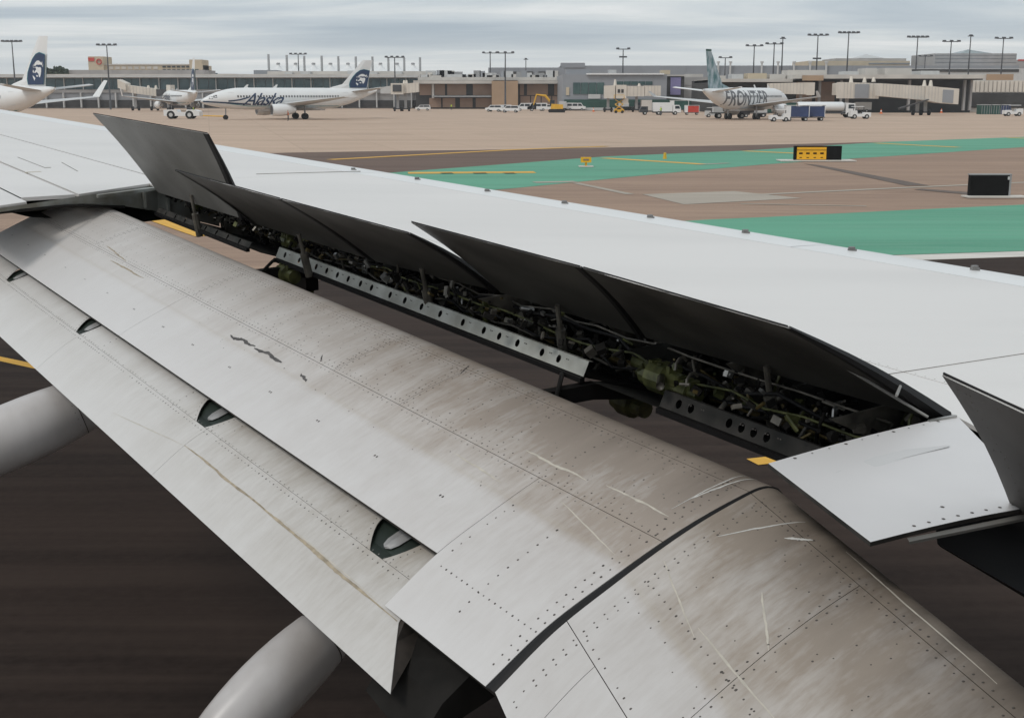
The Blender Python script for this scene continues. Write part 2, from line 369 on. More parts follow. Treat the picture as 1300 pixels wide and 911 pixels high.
# upper skin ahead of the spoiler hinge; slat joint, panel joints left open over dark core
ts = [-2, -.5, .8, 1.549, 2.06, 2.6, 3.232, 3.7, 4.116, 4.5, 4.951, 5.6, 6.3, 7.1, 7.95]
def ntop(off): return -1.0
def skin(name, tl, ahf, alf, m, nn=-1.0, th=.012, **k):
    b = MB(); rows = []
    for t in tl:
        a0, a1 = ahf(t), alf(t); rows.append([P(lerp(a0, a1, i / 8), nn, t) for i in range(9)])
    b.grid(rows); lo = [[p - wn * th * D for p in r] for r in rows]; 
    n = len(rows[0])
    for edge in ([r[0] for r in rows], [r[-1] for r in rows], rows[0], rows[-1]):
        b.grid([edge, [p - wn * th * D for p in edge]])
    return wp(name, b, m, **k)
G_ = .0018
def seam_le(t): return a_le(t) + .29
# chordwise joint at t=7.95 ; skins either side. cover strip behind seam r=-3.03
def a_cov(t): return pl([-3, 2.0, 2.6, 8], [-1.4, -3.035, -3.03, -2.93], t)
skin('wing_skin', [t for t in ts if t > -2.1], lambda t: min(a_cov(t), a_hinge(t) - .03) - G_ * 2, lambda t: seam_le(t) + G_, M['wing'])
skin('hinge_cover', [t for t in ts if t >= 1.5], lambda t: a_hinge(t) - .012, lambda t: a_cov(t) + G_, M['wing'])
tso = [7.95 + G_ * 2, 9, 10.5, 12.5, 15, 17.2]
def a_out(t): return pl([7.9, 11.9, 17.2], [-2.66, -2.471, -2.2], t)
skin('wing_skin', tso, lambda t: a_out(t) - .014, lambda t: seam_le(t) + G_, M['wing'])
# outer wing between the joint and the aileron
b = MB()
edge = [(-2.66, 7.955), (-2.556, 7.951), (-2.3, 7.80), (-2.0, 7.63)]
outer = [[P(lerp(a_out(t), -1.99, i / 6), -1.0, t if t > 8.3 else lerp(7.955, 7.62, max(0, (lerp(a_out(t), -1.99, i / 6) + 2.556) / .57))) for i in range(7)] for t in (8.0, 9.2, 10.5, 12.5, 15, 17.2)]
b.grid(outer); b.grid([[r[-1] for r in outer], [r[-1] - wn * .03 for r in outer]]); b.grid([outer[0], [p - wn * .03 for p in outer[0]]])
wp('wing_skin', b, M['wing'])
b = MB()
al = [[P(a, -1.0, t) for a in (-1.968, -1.8, -1.66)] for t in (7.62, 8.3, 9.5, 12, 17.2)]
b.grid(al); b.grid([[r[0] for r in al], [r[0] - wn * .05 for r in al]]); b.grid([al[0], [p - wn * .03 for p in al[0]]])
wp('aileron', b, M['wing'])
b = MB()
al = [[P(a, -1.0, t + (.1 if a > -1.4 else 0)) for a in (-1.648, -1.485, -1.30)] for t in (7.42, 8.3, 9.5, 12, 17.2)]
al[0] = [P(-1.648, -1, 7.43), P(-1.485, -1, 7.34), P(-1.30, -1, 7.24)]
b.grid(al); b.grid([[r[-1] for r in al], [r[-1] - wn * .035 for r in al]]); b.grid([al[0], [p - wn * .03 for p in al[0]]])
wp('trailing_edge_panel', b, M['wing'])
b = MB(); b.obox(P(-2.03, -1.003, 8.89), wA * .05 * D, wT * .022 * D, wn * .006); wp('vent_plate', b, M['cream'])
for pts in ([(-2.16, 9.9), (-2.16, 9.1), (-2.20, 9.1)], [(-2.35, 9.4), (-2.30, 8.8)]):
    b = MB(); b.tube([P(a, -.9995, t) for a, t in pts], .004, 5); wp('access_panel_joint', b, M['rivet2'])

# core just under the skins, spar web, ribs, lower skin, slat
b = MB()
rows = []
for t in [-2, .8, 2.06, 3.2, 4.1, 4.95, 6.3, 7.7]:
    ah, alx = a_sp(t) + .01, a_le(t) + .1
    rows.append([P(ah, -1.012, t), P(lerp(ah, alx, .5), -1.012, t), P(alx, -1.022, t), P(alx, -1.19, t), P(lerp(ah, alx, .5), -1.35, t), P(ah, -1.33, t)])
for r in rows: r.append(r[0])
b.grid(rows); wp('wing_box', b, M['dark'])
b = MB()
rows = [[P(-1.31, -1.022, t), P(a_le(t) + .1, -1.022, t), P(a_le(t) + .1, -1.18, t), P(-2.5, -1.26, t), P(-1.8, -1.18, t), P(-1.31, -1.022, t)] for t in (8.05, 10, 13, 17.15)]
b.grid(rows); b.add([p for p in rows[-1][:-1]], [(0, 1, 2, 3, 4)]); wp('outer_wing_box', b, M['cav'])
SL = [(.29, -1.0), (.22, -1.001), (.13, -1.005), (.05, -1.012), (-.03, -1.022), (-.09, -1.034), (-.135, -1.055), (-.16, -1.09), (-.14, -1.14), (-.05, -1.18), (.12, -1.20), (.3, -1.2)]
slt = [-2, 0, 2.0, 4.21]
def slat(tl, **k):
    b = MB(); b.grid([[P(a_le(t) + o_, n_, t) for o_, n_ in SL] for t in tl])
    for t in (tl[0], tl[-1]): b.add([P(a_le(t) + o_, n_, t) for o_, n_ in SL], [tuple(range(len(SL)))])
    return wp('leading_edge_slat', b, M['wing_edge'], smooth=True, **k)
slat([-2, 0, 2.0, 3.0, 4.19]); slat([4.20, 5.2, 6.4, 7.87]); slat([7.88, 10, 13, 17.2])
for a, t in [(-4.018, 8.07), (-4.142, 7.375), (-4.225, 6.634), (-4.336, 5.965), (-4.418, 5.28), (-4.515, 4.641), (-4.596, 4.01), (-4.698, 3.403), (-4.78, 2.7)]:
    b = MB(); b.obox(P(a, -1.008, t), dirw(.017, 0, .006) * D, dirw(-.003, 0, .010) * D, wn * .008 * D)
    b.obox(P(a + .004, -.994, t), dirw(.013, 0, .004) * D, dirw(-.002, 0, .008) * D, wn * .005 * D); wp('slat_marker_stud', b, M['stud'])
b = MB()
b.tube([P(-3.30, -.9995, 8.1), P(-3.8, -.9995, 7.98), P(-4.0, -.9995, 7.93)], .004, 5); wp('skin_joint', b, M['rivet2'])
b = MB(); b.tube([P(-2.9, -.9995, 2.42), P(-3.6, -.9995, 2.35), P(seam_le(2.3), -.9995, 2.3)], .0022, 5); wp('skin_joint', b, M['rivet2'])

rl = []
for tt in [2.2 + .035 * k_ for k_ in range(150)]:
    rl.append((P(seam_le(tt) + .018, -.9996, tt), wn, wT, .0028)); 
    if tt < 4.4: rl.append((P(a_cov(tt) - .016, -.9996, tt), wn, wT, .003))
rivets_later = rl
# ---- outboard end rib of the flap well
b = MB()
ed = [(-2.97, 7.965), (-2.56, 7.951), (-2.3, 7.80), (-2.0, 7.63), (-1.65, 7.43), (-1.30, 7.24)]
b.grid([[P(a, -1.012, t - .01) for a, t in ed], [P(a, -1.012 - d_, t - .012) for (a, t), d_ in zip(ed, (.30, .17, .10, .045, .03, .02))]])
wp('end_rib', b, M['rib'])
for a, t, h in ((-2.62, 7.955, .18), (-2.45, 7.89, .12)):
    b = MB(); b.obox(P(a, -1.02 - h / 2, t - .03), wA * .008 * D, wT * .02 * D, wn * h / 2 * D); wp('rib_stiffener', b, M['rib'])
b = MB(); b.tube([P(-1.45, -1.036, 7.32), P(-1.9, -1.055, 7.55), P(-2.3, -1.115, 7.78)], .014, 6); wp('rib_edge_seal', b, M['dark'])
for a in (-2.60, -2.72): 
    b = MB(); b.tube([P(a, -1.07, 7.86), P(a, -1.07, 7.78)], .022, 8); wp('drain_boss', b, M['dark'])
b = MB(); b.box(0, 0, 0, 0, 0, 0); b = MB(); b.hexa([P(-2.62, -1.012, 7.9), P(-2.1, -1.012, 7.66), P(-2.1, -1.03, 7.66), P(-2.62, -1.03, 7.9), P(-2.62, -1.012, 7.86), P(-2.1, -1.012, 7.62), P(-2.1, -1.03, 7.62), P(-2.62, -1.03, 7.86)]); wp('rib_cap', b, M['rib'])

# ---- spoilers
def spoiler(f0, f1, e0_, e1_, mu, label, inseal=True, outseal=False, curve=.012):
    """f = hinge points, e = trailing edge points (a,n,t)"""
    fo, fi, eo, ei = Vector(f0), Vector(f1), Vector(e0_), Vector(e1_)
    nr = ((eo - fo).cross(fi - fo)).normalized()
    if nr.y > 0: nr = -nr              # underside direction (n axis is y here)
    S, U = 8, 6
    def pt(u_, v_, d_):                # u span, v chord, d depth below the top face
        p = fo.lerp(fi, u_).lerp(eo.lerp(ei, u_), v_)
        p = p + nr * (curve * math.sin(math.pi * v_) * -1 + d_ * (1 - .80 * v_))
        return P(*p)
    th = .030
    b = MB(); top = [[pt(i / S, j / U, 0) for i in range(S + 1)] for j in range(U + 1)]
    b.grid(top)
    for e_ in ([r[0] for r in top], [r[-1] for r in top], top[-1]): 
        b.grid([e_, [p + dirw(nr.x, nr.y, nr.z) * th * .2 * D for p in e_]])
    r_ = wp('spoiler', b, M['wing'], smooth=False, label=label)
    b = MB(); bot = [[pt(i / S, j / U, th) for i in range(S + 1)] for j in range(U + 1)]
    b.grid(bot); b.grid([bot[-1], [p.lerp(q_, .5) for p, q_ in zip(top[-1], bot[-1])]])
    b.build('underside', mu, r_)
    if True:      # hem along the trailing edge
        b = MB(); b.grid([[pt(i / S, .992, th * .50) for i in range(S + 1)], [pt(i / S, 1.004, th * .50) for i in range(S + 1)], [pt(i / S, 1.006, th * .3) for i in range(S + 1)], [pt(i / S, 1.006, -.0015) for i in range(S + 1)]]); b.build('trailing_edge_hem', M['seal'], r_)
    for flag, u0 in ((inseal, 1.0), (outseal, 0.0)):
        if not flag: continue
        sg = -1 if u0 else 1
        b = MB(); b.grid([[pt(u0 + .0 * sg, j / U, -.004) for j in range(U + 1)], [pt(u0 - .012 * sg, j / U, th * .7) for j in range(U + 1)], [pt(u0, j / U, th * 1.3) for j in range(U + 1)], [pt(u0 + .03 * sg, j / U, th * 1.25) for j in range(U + 1)]]); b.build('edge_seal', M['seal'], r_)
    rl = []
    for u_ in (.04, .22, .40, .58, .76, .96):
        for k_ in range(16): rl.append((pt(u_, .06 + .058 * k_, th * 1.0 + .0006), dirw(nr.x, nr.y, nr.z), wT, .0045))
    for v_ in (.5, .93):
        for k_ in range(34): rl.append((pt(.02 + .029 * k_, v_, th * 1.0 + .0006), dirw(nr.x, nr.y, nr.z), wT, .0045))
    bb_ = MB()
    for c_, n_, t_, r0 in rl:
        q1 = n_.cross(t_).normalized(); bb_.add([c_ + (t_ * math.cos(math.pi / 2 * k_) + q1 * math.sin(math.pi / 2 * k_)) * r0 for k_ in range(4)] + [c_ + n_ * .0012], [(k_, (k_ + 1) % 4, 4) for k_ in range(4)])
    bb_.build('rivets', M['dull'], r_, kind='stuff')
    # actuator strut under it
    uc = .5
    b = MB(); q0 = pt(uc, .13, th * 1.2); base = fo.lerp(fi, uc); base = P(base.x + .02, -1.2, base.z)
    b.tube([base, base.lerp(q0, .55)], .028, 8); b.tube([base.lerp(q0, .55), q0], .014, 8)
    b.build('actuator', M['dull'], r_)
    return r_
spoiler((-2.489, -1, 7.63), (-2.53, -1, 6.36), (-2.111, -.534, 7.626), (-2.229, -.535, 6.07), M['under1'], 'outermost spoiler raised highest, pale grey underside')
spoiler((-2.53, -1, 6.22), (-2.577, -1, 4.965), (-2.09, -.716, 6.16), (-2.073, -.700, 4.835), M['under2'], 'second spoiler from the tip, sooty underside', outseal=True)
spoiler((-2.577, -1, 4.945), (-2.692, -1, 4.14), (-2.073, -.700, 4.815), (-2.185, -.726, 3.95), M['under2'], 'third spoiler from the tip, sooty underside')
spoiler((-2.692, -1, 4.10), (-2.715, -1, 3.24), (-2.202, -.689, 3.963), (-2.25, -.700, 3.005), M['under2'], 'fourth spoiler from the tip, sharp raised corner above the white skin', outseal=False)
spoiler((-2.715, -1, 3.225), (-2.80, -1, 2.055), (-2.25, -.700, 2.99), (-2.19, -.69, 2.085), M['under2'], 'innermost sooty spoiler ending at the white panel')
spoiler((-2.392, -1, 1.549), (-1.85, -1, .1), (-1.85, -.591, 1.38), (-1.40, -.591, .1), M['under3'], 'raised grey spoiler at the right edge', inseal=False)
# open ribbed bay beside the innermost spoiler
for x0, y0, x1, y1, n0 in ((1042, 448, 1178, 529, -.83), (1052, 446, 1186, 522, -.80)):
    b = MB(); b.tube([P(*Wp(x0, y0, n0)), P(*Wp(x1, y1, -.985))], .006, 6); wp('edge_channel', b, M['under1'])
for x0, y0, x1, y1 in ((1138, 502, 1143, 490), (1094, 478, 1098, 466)):
    b = MB(); b.tube([P(*Wp(x0, y0, -.90)), P(*Wp(x1, y1, -.89))], .006, 6); wp('channel_rib', b, M['under1'])

# ---- cavity: spar web, floor, bulkheads and its plumbing
b = MB(); tl = [2.0, 2.6, 3.2, 4.1, 4.95, 6.3, 7.9]
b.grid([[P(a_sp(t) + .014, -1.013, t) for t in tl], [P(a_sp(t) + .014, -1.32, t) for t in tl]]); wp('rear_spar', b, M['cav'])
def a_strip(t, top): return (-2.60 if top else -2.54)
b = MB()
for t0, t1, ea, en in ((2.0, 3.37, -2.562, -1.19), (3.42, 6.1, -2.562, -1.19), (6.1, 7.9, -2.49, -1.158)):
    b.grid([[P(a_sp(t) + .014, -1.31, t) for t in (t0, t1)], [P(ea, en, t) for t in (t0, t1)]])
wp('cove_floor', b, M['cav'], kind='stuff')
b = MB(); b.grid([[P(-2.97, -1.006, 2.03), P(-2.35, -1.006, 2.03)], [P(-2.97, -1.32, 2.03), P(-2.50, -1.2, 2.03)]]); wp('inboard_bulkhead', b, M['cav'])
rnd = random.Random(5)
t = 2.25; i = 0
while t < 7.8:                                     # closing ribs
    ah = a_sp(t); b = MB()
    d0 = .26 if i % 3 else .42
    b.prism([P(ah + .015, -1.02, t), P(ah + d0, -1.03, t), P(ah + d0 * .55, -1.12, t), P(ah + d0 * .5, -1.24, t), P(ah + .015, -1.29, t)], wT * .012)
    wp('cove_rib', b, M['cav'] if i % 2 else M['dull']); t += .23 + rnd.random() * .09; i += 1
def run(name, a, n, t0, t1, r, m, wob=.012, seg=7):
    wob *= 1.8; r *= .8
    b = MB(); k = max(3, int((t1 - t0) / .16)); pts = []
    for j in range(k + 1):
        tt = lerp(t0, t1, j / k); pts.append(P(a + rnd.uniform(-wob, wob), n + rnd.uniform(-wob, wob), tt))
    b.tube(pts, r, seg); wp(name, b, m, smooth=True)
run('torque_tube', -2.83, -1.20, 2.1, 7.6, .026, M['bronze'], .003, 10)
run('hydraulic_line', -2.79, -1.19, 2.05, 4.4, .010, M['bronze'], .006)
run('hydraulic_line', -2.66, -1.10, 2.1, 5.2, .008, M['olive'])
run('hydraulic_line', -2.72, -1.06, 2.2, 7.4, .007, M['dull'])
run('hydraulic_line', -2.72, -1.16, 3.4, 6.2, .009, M['dull'])
run('hydraulic_line', -2.90, -1.24, 2.3, 6.7, .014, M['olive'])
run('hydraulic_line', -2.74, -1.13, 4.2, 7.5, .007, M['bronze'])
run('wire_bundle', -2.70, -1.08, 2.1, 7.5, .012, M['seal'], .018)
run('wire_bundle', -2.68, -1.12, 2.2, 5.5, .010, M['seal'], .02)
# gearboxes / brackets / levers / short pipes
for i in range(300):
    tt = rnd.uniform(2.15, 7.6); n = rnd.uniform(-1.25, -1.05); a = rnd.uniform(-2.93, min(-2.36 * -n, -2.35 * -n) + .0)
    b = MB(); kx = rnd.random(); sx_ = rnd.uniform(.3, .85)
    if kx < .35:
        dd = dirw(rnd.uniform(-1, 1), rnd.uniform(-1, 1), rnd.uniform(-.6, .6)).normalized() * rnd.uniform(.04, .13)
        b.tube([P(a, n, tt), P(a, n, tt) + dd], rnd.uniform(.006, .018), 7); nm = 'link_rod'
    elif kx < .6:
        q0 = P(a, n, tt); b.tube([q0, q0 + wT * .05 * sx_], rnd.uniform(.02, .04), 9); b.tube([q0 + wT * .05 * sx_, q0 + wT * .09 * sx_], .014, 7); nm = 'rotary_fitting'
    elif kx < .85:
        q0 = P(a, n, tt); b.obox(q0, dirw(.7, .3, .1) * .035 * sx_, dirw(-.3, .7, 0) * .03 * sx_, wT * .012); b.tube([q0 - wT * .02, q0 + wT * .025], .01, 6); nm = 'bracket'
    else:
        q0 = P(a, n, tt); pts = [q0 + dirw(math.cos(s_), math.sin(s_), s_ * .25) * .05 for s_ in (0, .6, 1.2, 1.9, 2.6)]; b.tube(pts, .007, 6); nm = 'hose'
    r0 = rnd.random()
    wp(nm, b, M['dull'] if r0 < .38 else M['olive'] if r0 < .46 else M['bronze'] if r0 < .54 else M['steel'] if r0 < .62 else M['dark'], smooth=(kx < .35))
cl = {k_: MB() for k_ in ('dull', 'olive', 'dark', 'bronze', 'steel')}
for i in range(1500):
    tt = rnd.uniform(2.1, 7.7); n = rnd.uniform(-1.27, -1.04); a = rnd.uniform(-2.93, -2.34 * -n if -2.34 * -n > -2.93 else -2.9); b = cl[rnd.choice(['dull'] * 5 + ['olive'] * 1 + ['dark'] * 9 + ['bronze'] * 1 + ['steel'])]
    q0 = P(a, n, tt); sz = rnd.uniform(.006, .028) ; dd = Vector((rnd.gauss(0, 1), rnd.gauss(0, 1), rnd.gauss(0, 1))).normalized(); ee = dd.cross(Vector((rnd.gauss(0, 1), rnd.gauss(0, 1), rnd.gauss(0, 1)))).normalized()
    if i % 3: b.obox(q0, dd * sz, ee * sz * rnd.uniform(.3, 1), dd.cross(ee) * sz * rnd.uniform(.2, .8))
    else: b.tube([q0, q0 + dd * sz * 3], sz * .35, 6)
for k_, b in cl.items(): wp('small_fittings', b, M[k_], kind='stuff')
# bright clips, one per actuator
for x, y in ((463, 342), (578, 379), (783, 442), (1060, 531), (690, 405)):
    a, n, t = Wp(x, y, -1.13); q0 = P(a, n, t); b = MB()
    for s_ in (-1, 0, 1): b.obox(q0 + wT * .03 * s_, wn * .026, wT * .004, wA * .004)
    b.obox(q0, wT * .034, wn * .005, wA * .005); b.tube([q0 + wn * .02, q0 + wn * .07 - wA * .02], .009, 6); b.obox(q0 + wn * .06 - wA * .015, wT * .02, wn * .006, wA * .01)
    wp('bright_clip', b, M['steel'])
for (x0, y0, x1, y1, r, m) in ((968, 455, 913, 522, .013, 'dull'), (725, 405, 670, 402, .010, 'steel'), (838, 490, 845, 447, .02, 'dull'), (890, 470, 948, 512, .008, 'bronze'), (930, 505, 985, 462, .008, 'dull'), (512, 345, 500, 372, .010, 'dull'), (445, 300, 470, 325, .008, 'dull'), (600, 330, 628, 352, .010, 'dull'), (405, 312, 425, 330, .010, 'steel'), (300, 285, 322, 288, .018, 'steel'), (735, 400, 700, 392, .02, 'dull')):
    b = MB(); b.tube([P(*Wp(x0, y0, -1.10)), P(*Wp(x1, y1, -1.16))], r, 7); wp('strut', b, M[m], smooth=True)
# olive rotary actuators on the flap drives
for x, y, n, s_ in ((842, 480, -1.13, 1.25), (365, 348, -1.25, 1.2), (800, 512, -1.4, 1.2), (880, 515, -1.4, .9), (385, 366, -1.4, 1.0), (366, 306, -1.1, .8), (872, 496, -1.14, .8), (935, 500, -1.2, .6), (250, 262, -1.15, .7), (820, 462, -1.17, .8)):
    a, n, t = Wp(x, y, n); b = MB(); q0 = P(a, n, t)
    b.tube([q0 - wT * .11 * s_, q0 - wT * .04 * s_, q0 - wT * .035 * s_, q0 + wT * .05 * s_, q0 + wT * .055 * s_, q0 + wT * .10 * s_], [.04 * s_, .04 * s_, .06 * s_, .06 * s_, .045 * s_, .045 * s_], 12); wp('flap_drive_gearbox', b, M['olive'])
    for k_ in range(3):
        b = MB(); b.obox(q0 + wT * (k_ - 1) * .05 * s_ + wn * .045 * s_, wT * .012, wn * .02, wA * .03); wp('gearbox_lug', b, M['olive'])
# flap support beams crossing the slot
for t0 in (3.40, 5.95):
    b = MB(); pts = [(-2.85, -1.27, t0), (-2.6, -1.235, t0), (-2.35, -1.24, t0 + .01), (-2.1, -1.34, t0 + .02), (-1.8, -1.5, t0 + .03)]
    for i in range(len(pts) - 1):
        p, q_ = P(*pts[i]), P(*pts[i + 1]); b.hexa([p - wT * .03 - wn * .05, p + wT * .03 - wn * .05, p + wT * .03 + wn * .03, p - wT * .03 + wn * .03, q_ - wT * .03 - wn * .05, q_ + wT * .03 - wn * .05, q_ + wT * .03 + wn * .03, q_ - wT * .03 + wn * .03])
    wp('flap_track', b, M['seal'])
    b = MB(); b.tube([P(-2.45, -1.3, t0 - .12), P(-2.45, -1.3, t0 + .14)], .055, 12); wp('track_roller', b, M['olive'])
    b = MB(); b.tube([P(-2.38, -1.22, t0 - .1), P(-2.52, -1.19, t0 + .06), P(-2.62, -1.22, t0 + .2)], .012, 7); wp('hose', b, M['seal'], smooth=True)
b = MB(); b.obox(P(*Wp(385, 356, -1.34)), wT * .16, wA * .05, wn * .05); wp('track_housing', b, M['seal'])

# ---- flange strips with lightening holes
def strip(t0, t1, holes, m, tp=(-2.585, -1.132), bt=(-2.562, -1.184), rr=.40, **k):
    b = MB(); xs = [t0] + [x for h in holes for x in (h - .028, h + .028)] + [t1]
    h_ = math.hypot(bt[0] - tp[0], bt[1] - tp[1])
    def q_(u_, t): return P(lerp(tp[0], bt[0], u_), lerp(tp[1], bt[1], u_), t)
    xs = sorted(xs)
    for i in range(len(xs) - 1):
        x0, x1 = xs[i], xs[i + 1]
        if i % 2 == 0: b.grid([[q_(0, x0), q_(0, x1)], [q_(1, x0), q_(1, x1)]])
        else:
            oc = []; sq = []; cx = (x0 + x1) / 2
            for k_ in range(8):
                an = math.pi / 4 * k_; c_, s_ = math.cos(an), math.sin(an)
                oc.append(q_(.5 + s_ * .0155 / h_ , cx + c_ * .0135)); mxx = max(abs(c_), abs(s_)); sq.append(q_(.5 + s_ / mxx * .5, cx + c_ / mxx * (x1 - x0) / 2))
            for k_ in range(8):
                k2 = (k_ + 1) % 8; b.add([sq[k_], sq[k2], oc[k2], oc[k_]], [(0, 1, 2, 3)])
    b.grid([[q_(0, t0), q_(0, t1)], [P(tp[0] - .02, tp[1] - .004, t0), P(tp[0] - .02, tp[1] - .004, t1)]])
    r_ = wp('flange_strip', b, m, **k)
    b = MB(); b.obox(P(bt[0] + .004, bt[1] - .012, (t0 + t1) / 2), wT * (t1 - t0) / 2 * D, wA * .010 * D, wn * .009 * D); b.build('lower_lip', M['seal'], r_)
    b = MB()
    for h in holes:
        for dt in (-.055, -.045): b.obox(q_(.35, h + dt) + wn * .001, wT * .004, dirw(-(bt[1] - tp[1]), (bt[0] - tp[0]), 0) * .02, dirw(bt[0] - tp[0], bt[1] - tp[1], 0) * .05)
    b.build('strip_rivets', M['rivet'], r_, kind='stuff')
    return r_
def tof(x, y): 
    r = ray(x, y); s = -1.156 / r.dot(wn); return r.dot(wT) * s
hx = [(363, 323), (379, 330), (402, 338), (416, 343), (431, 348), (446, 353), (461, 359), (477, 364), (500, 373), (519, 380), (540, 388), (563, 397), (591, 408), (618, 418), (640, 425), (661, 434), (691, 446), (712, 454)]
strip(3.39, 6.07, sorted(tof(x, y) for x, y in hx), M['strip'], label='long pale flange strip with round holes under the middle spoilers')
hx = [(862, 512), (877, 518), (923, 537), (938, 543), (953, 549), (968, 555)]
strip(2.06, 2.98, sorted(tof(x, y) for x, y in hx), M['striplo'], label='dark dirty flange strip near the white panel')
strip(6.25, 7.75, [6.4 + .17 * k_ for k_ in range(8)], M['striplo'], tp=(-2.505, -1.13), bt=(-2.488, -1.156), label='narrow flange strip below the outermost spoiler')

# ---- main flap profile
PR = [(-2.12, -1.40), (-2.22, -1.33), (-2.28, -1.25), (-2.285, -1.195), (-2.265, -1.150), (-2.235, -1.130), (-2.20, -1.123), (-2.15, -1.130), (-2.02, -1.165), (-1.89, -1.211), (-1.73, -1.28), (-1.564, -1.36), (-1.404, -1.47)]
def cr_(p0, p1, p2, p3, u_): return .5 * ((2 * p1) + (-p0 + p2) * u_ + (2 * p0 - 5 * p1 + 4 * p2 - p3) * u_ * u_ + (-p0 + 3 * p1 - 3 * p2 + p3) * u_ ** 3)
def dense(pr, k=6):
    v = [Vector((a, n, 0)) for a, n in pr]; v = [2 * v[0] - v[1]] + v + [2 * v[-1] - v[-2]]; out = []
    for i in range(1, len(v) - 2):
        for j in range(k): out.append(cr_(v[i - 1], v[i], v[i + 1], v[i + 2], j / k))
    out.append(v[-2]); return out
PD = dense(PR); 
def arc(pd):
    s_ = [0]
    for i in range(1, len(pd)): s_.append(s_[-1] + (pd[i] - pd[i - 1]).length)
    return s_
SD = arc(PD)
def s_of_a(pd, sd, a):            # only on the upper side, where a grows
    st = min(range(len(pd)), key=lambda i: pd[i].x)
    for i in range(st, len(pd) - 1):
        if pd[i].x <= a <= pd[i + 1].x: return lerp(sd[i], sd[i + 1], (a - pd[i].x) / (pd[i + 1].x - pd[i].x))
    return sd[-1]
def pos(pd, sd, s_):
    s_ = min(max(s_, 0), sd[-1] - 1e-6)
    for i in range(len(sd) - 1):
        if s_ <= sd[i + 1]:
            u_ = (s_ - sd[i]) / (sd[i + 1] - sd[i]); p = pd[i].lerp(pd[i + 1], u_)
            j0, j1 = max(i - 1, 0), min(i + 2, len(pd) - 1); tg = (pd[j1] - pd[j0]).normalized(); return p, Vector((-tg.y, tg.x, 0))
def surf(pd, sd, s_, t, h=0.0, sh=0.0):
    p, nn = pos(pd, sd, s_); p = p + nn * h; return P(p.x + sh, p.y, t)
def panel(name, pd, sd, s0, s1, t0, t1, m, parent=None, shf=None, h=.0012, tb0=None, tb1=None, uv0=0.0, nt_=4, **k):
    """one skin panel proud of the dark core, with its edges turned down"""
    ns = max(3, int((s1 - s0) / .018)); V = []; UV = []; rows = ns + 1; cols = nt_ + 1
    for hh in (h, -.001):
        for i in range(rows):
            s_ = lerp(s0, s1, i / ns)
            for j in range(cols):
                t = lerp(tb0(s_) if tb0 else t0, tb1(s_) if tb1 else t1, j / nt_)
                V.append(surf(pd, sd, s_, t, hh, shf(t) if shf else 0)); UV.append((t * D, (s_ - uv0) * D))
    q_ = rows * cols; F = [(i * cols + j, i * cols + j + 1, (i + 1) * cols + j + 1, (i + 1) * cols + j) for i in range(ns) for j in range(nt_)]
    bd = [j for j in range(cols)] + [i * cols + cols - 1 for i in range(1, rows)] + [(rows - 1) * cols + j for j in range(cols - 2, -1, -1)] + [i * cols for i in range(rows - 2, 0, -1)]
    nf = len(F); V = V[:]; nb = len(V)
    for i in bd: V.append(V[i]); UV.append(UV[i])
    for i in range(len(bd)):
        j = (i + 1) % len(bd); F.append((nb + i, nb + j, bd[j] + q_, bd[i] + q_))
    o = mesh(name, V, F, m, parent or WING, uv=UV, **k)
    o.data.polygons.foreach_set('use_smooth', [i < nf for i in range(len(F))]); return o
s_n = s_of_a(PD, SD, -2.24); S2_ = s_of_a(PD, SD, -2.157); S1_ = s_of_a(PD, SD, -1.892); SA = s_of_a(PD, SD, -1.564); SE = SD[-1]; SM = s_of_a(PD, SD, -1.81)
g = .0022
FT0, FT1 = 2.172, 8.34
def core(name, pd, sd, s1, t0, t1, close, shf=None, m='core'):
    b = MB(); rows = []
    for t in ([t0, t1] if not shf else [lerp(t0, t1, k_ / 4) for k_ in range(5)]):
        k_ = 40; r = [surf(pd, sd, lerp(0, s1, i / k_), t, -.002, shf(t) if shf else 0) for i in range(k_ + 1)]
        r += [P(a + (shf(t) if shf else 0), n, t) for a, n in close]; rows.append(r)
    for r in rows: r.append(r[0])
    b.grid(rows); n_ = len(rows[0]) - 1
    b.add(rows[0][:-1], [tuple(range(n_))]); b.add(rows[-1][:-1], [tuple(range(n_))])
    return wp(name, b, M[m])
FLAP = core('main_flap', PD, SD, SA - .004, 2.64, FT1, [(-1.575, -1.375), (-1.8, -1.42)])
FL2 = core('main_flap', PD, SD, SE - .004, FT0, 2.636, [(-1.42, -1.49), (-1.75, -1.47)])
s_in = SD[12]
def fgap(s_): return lerp(2.147, 2.198, min(1, max(0, (s_ - S2_ + .05) / (SE - S2_ + .05))))
def igap(s_): return lerp(2.134, 2.163, min(1, max(0, (s_ - S2_ + .05) / (SE - S2_ + .05))))
def fp(s0, s1, t0, t1, nm='skin_panel', **k):
    if t0 == FT0: k.update(tb0=fgap, tb1=lambda s_: t1 - g / 2)
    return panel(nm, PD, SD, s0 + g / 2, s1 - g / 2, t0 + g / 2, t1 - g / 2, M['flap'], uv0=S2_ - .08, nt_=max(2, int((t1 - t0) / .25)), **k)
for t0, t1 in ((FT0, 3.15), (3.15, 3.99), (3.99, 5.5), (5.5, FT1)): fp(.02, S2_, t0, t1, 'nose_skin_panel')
for t0, t1 in ((FT0, 3.50), (3.50, 3.99), (3.99, 5.47), (5.47, 7.0), (7.0, FT1)): fp(S2_, S1_, t0, t1)
fp(S1_, SA, 2.69, 5.5); fp(S1_, SA, 5.5, FT1)
fp(S1_, SE, FT0, 2.69, 'skin_panel')

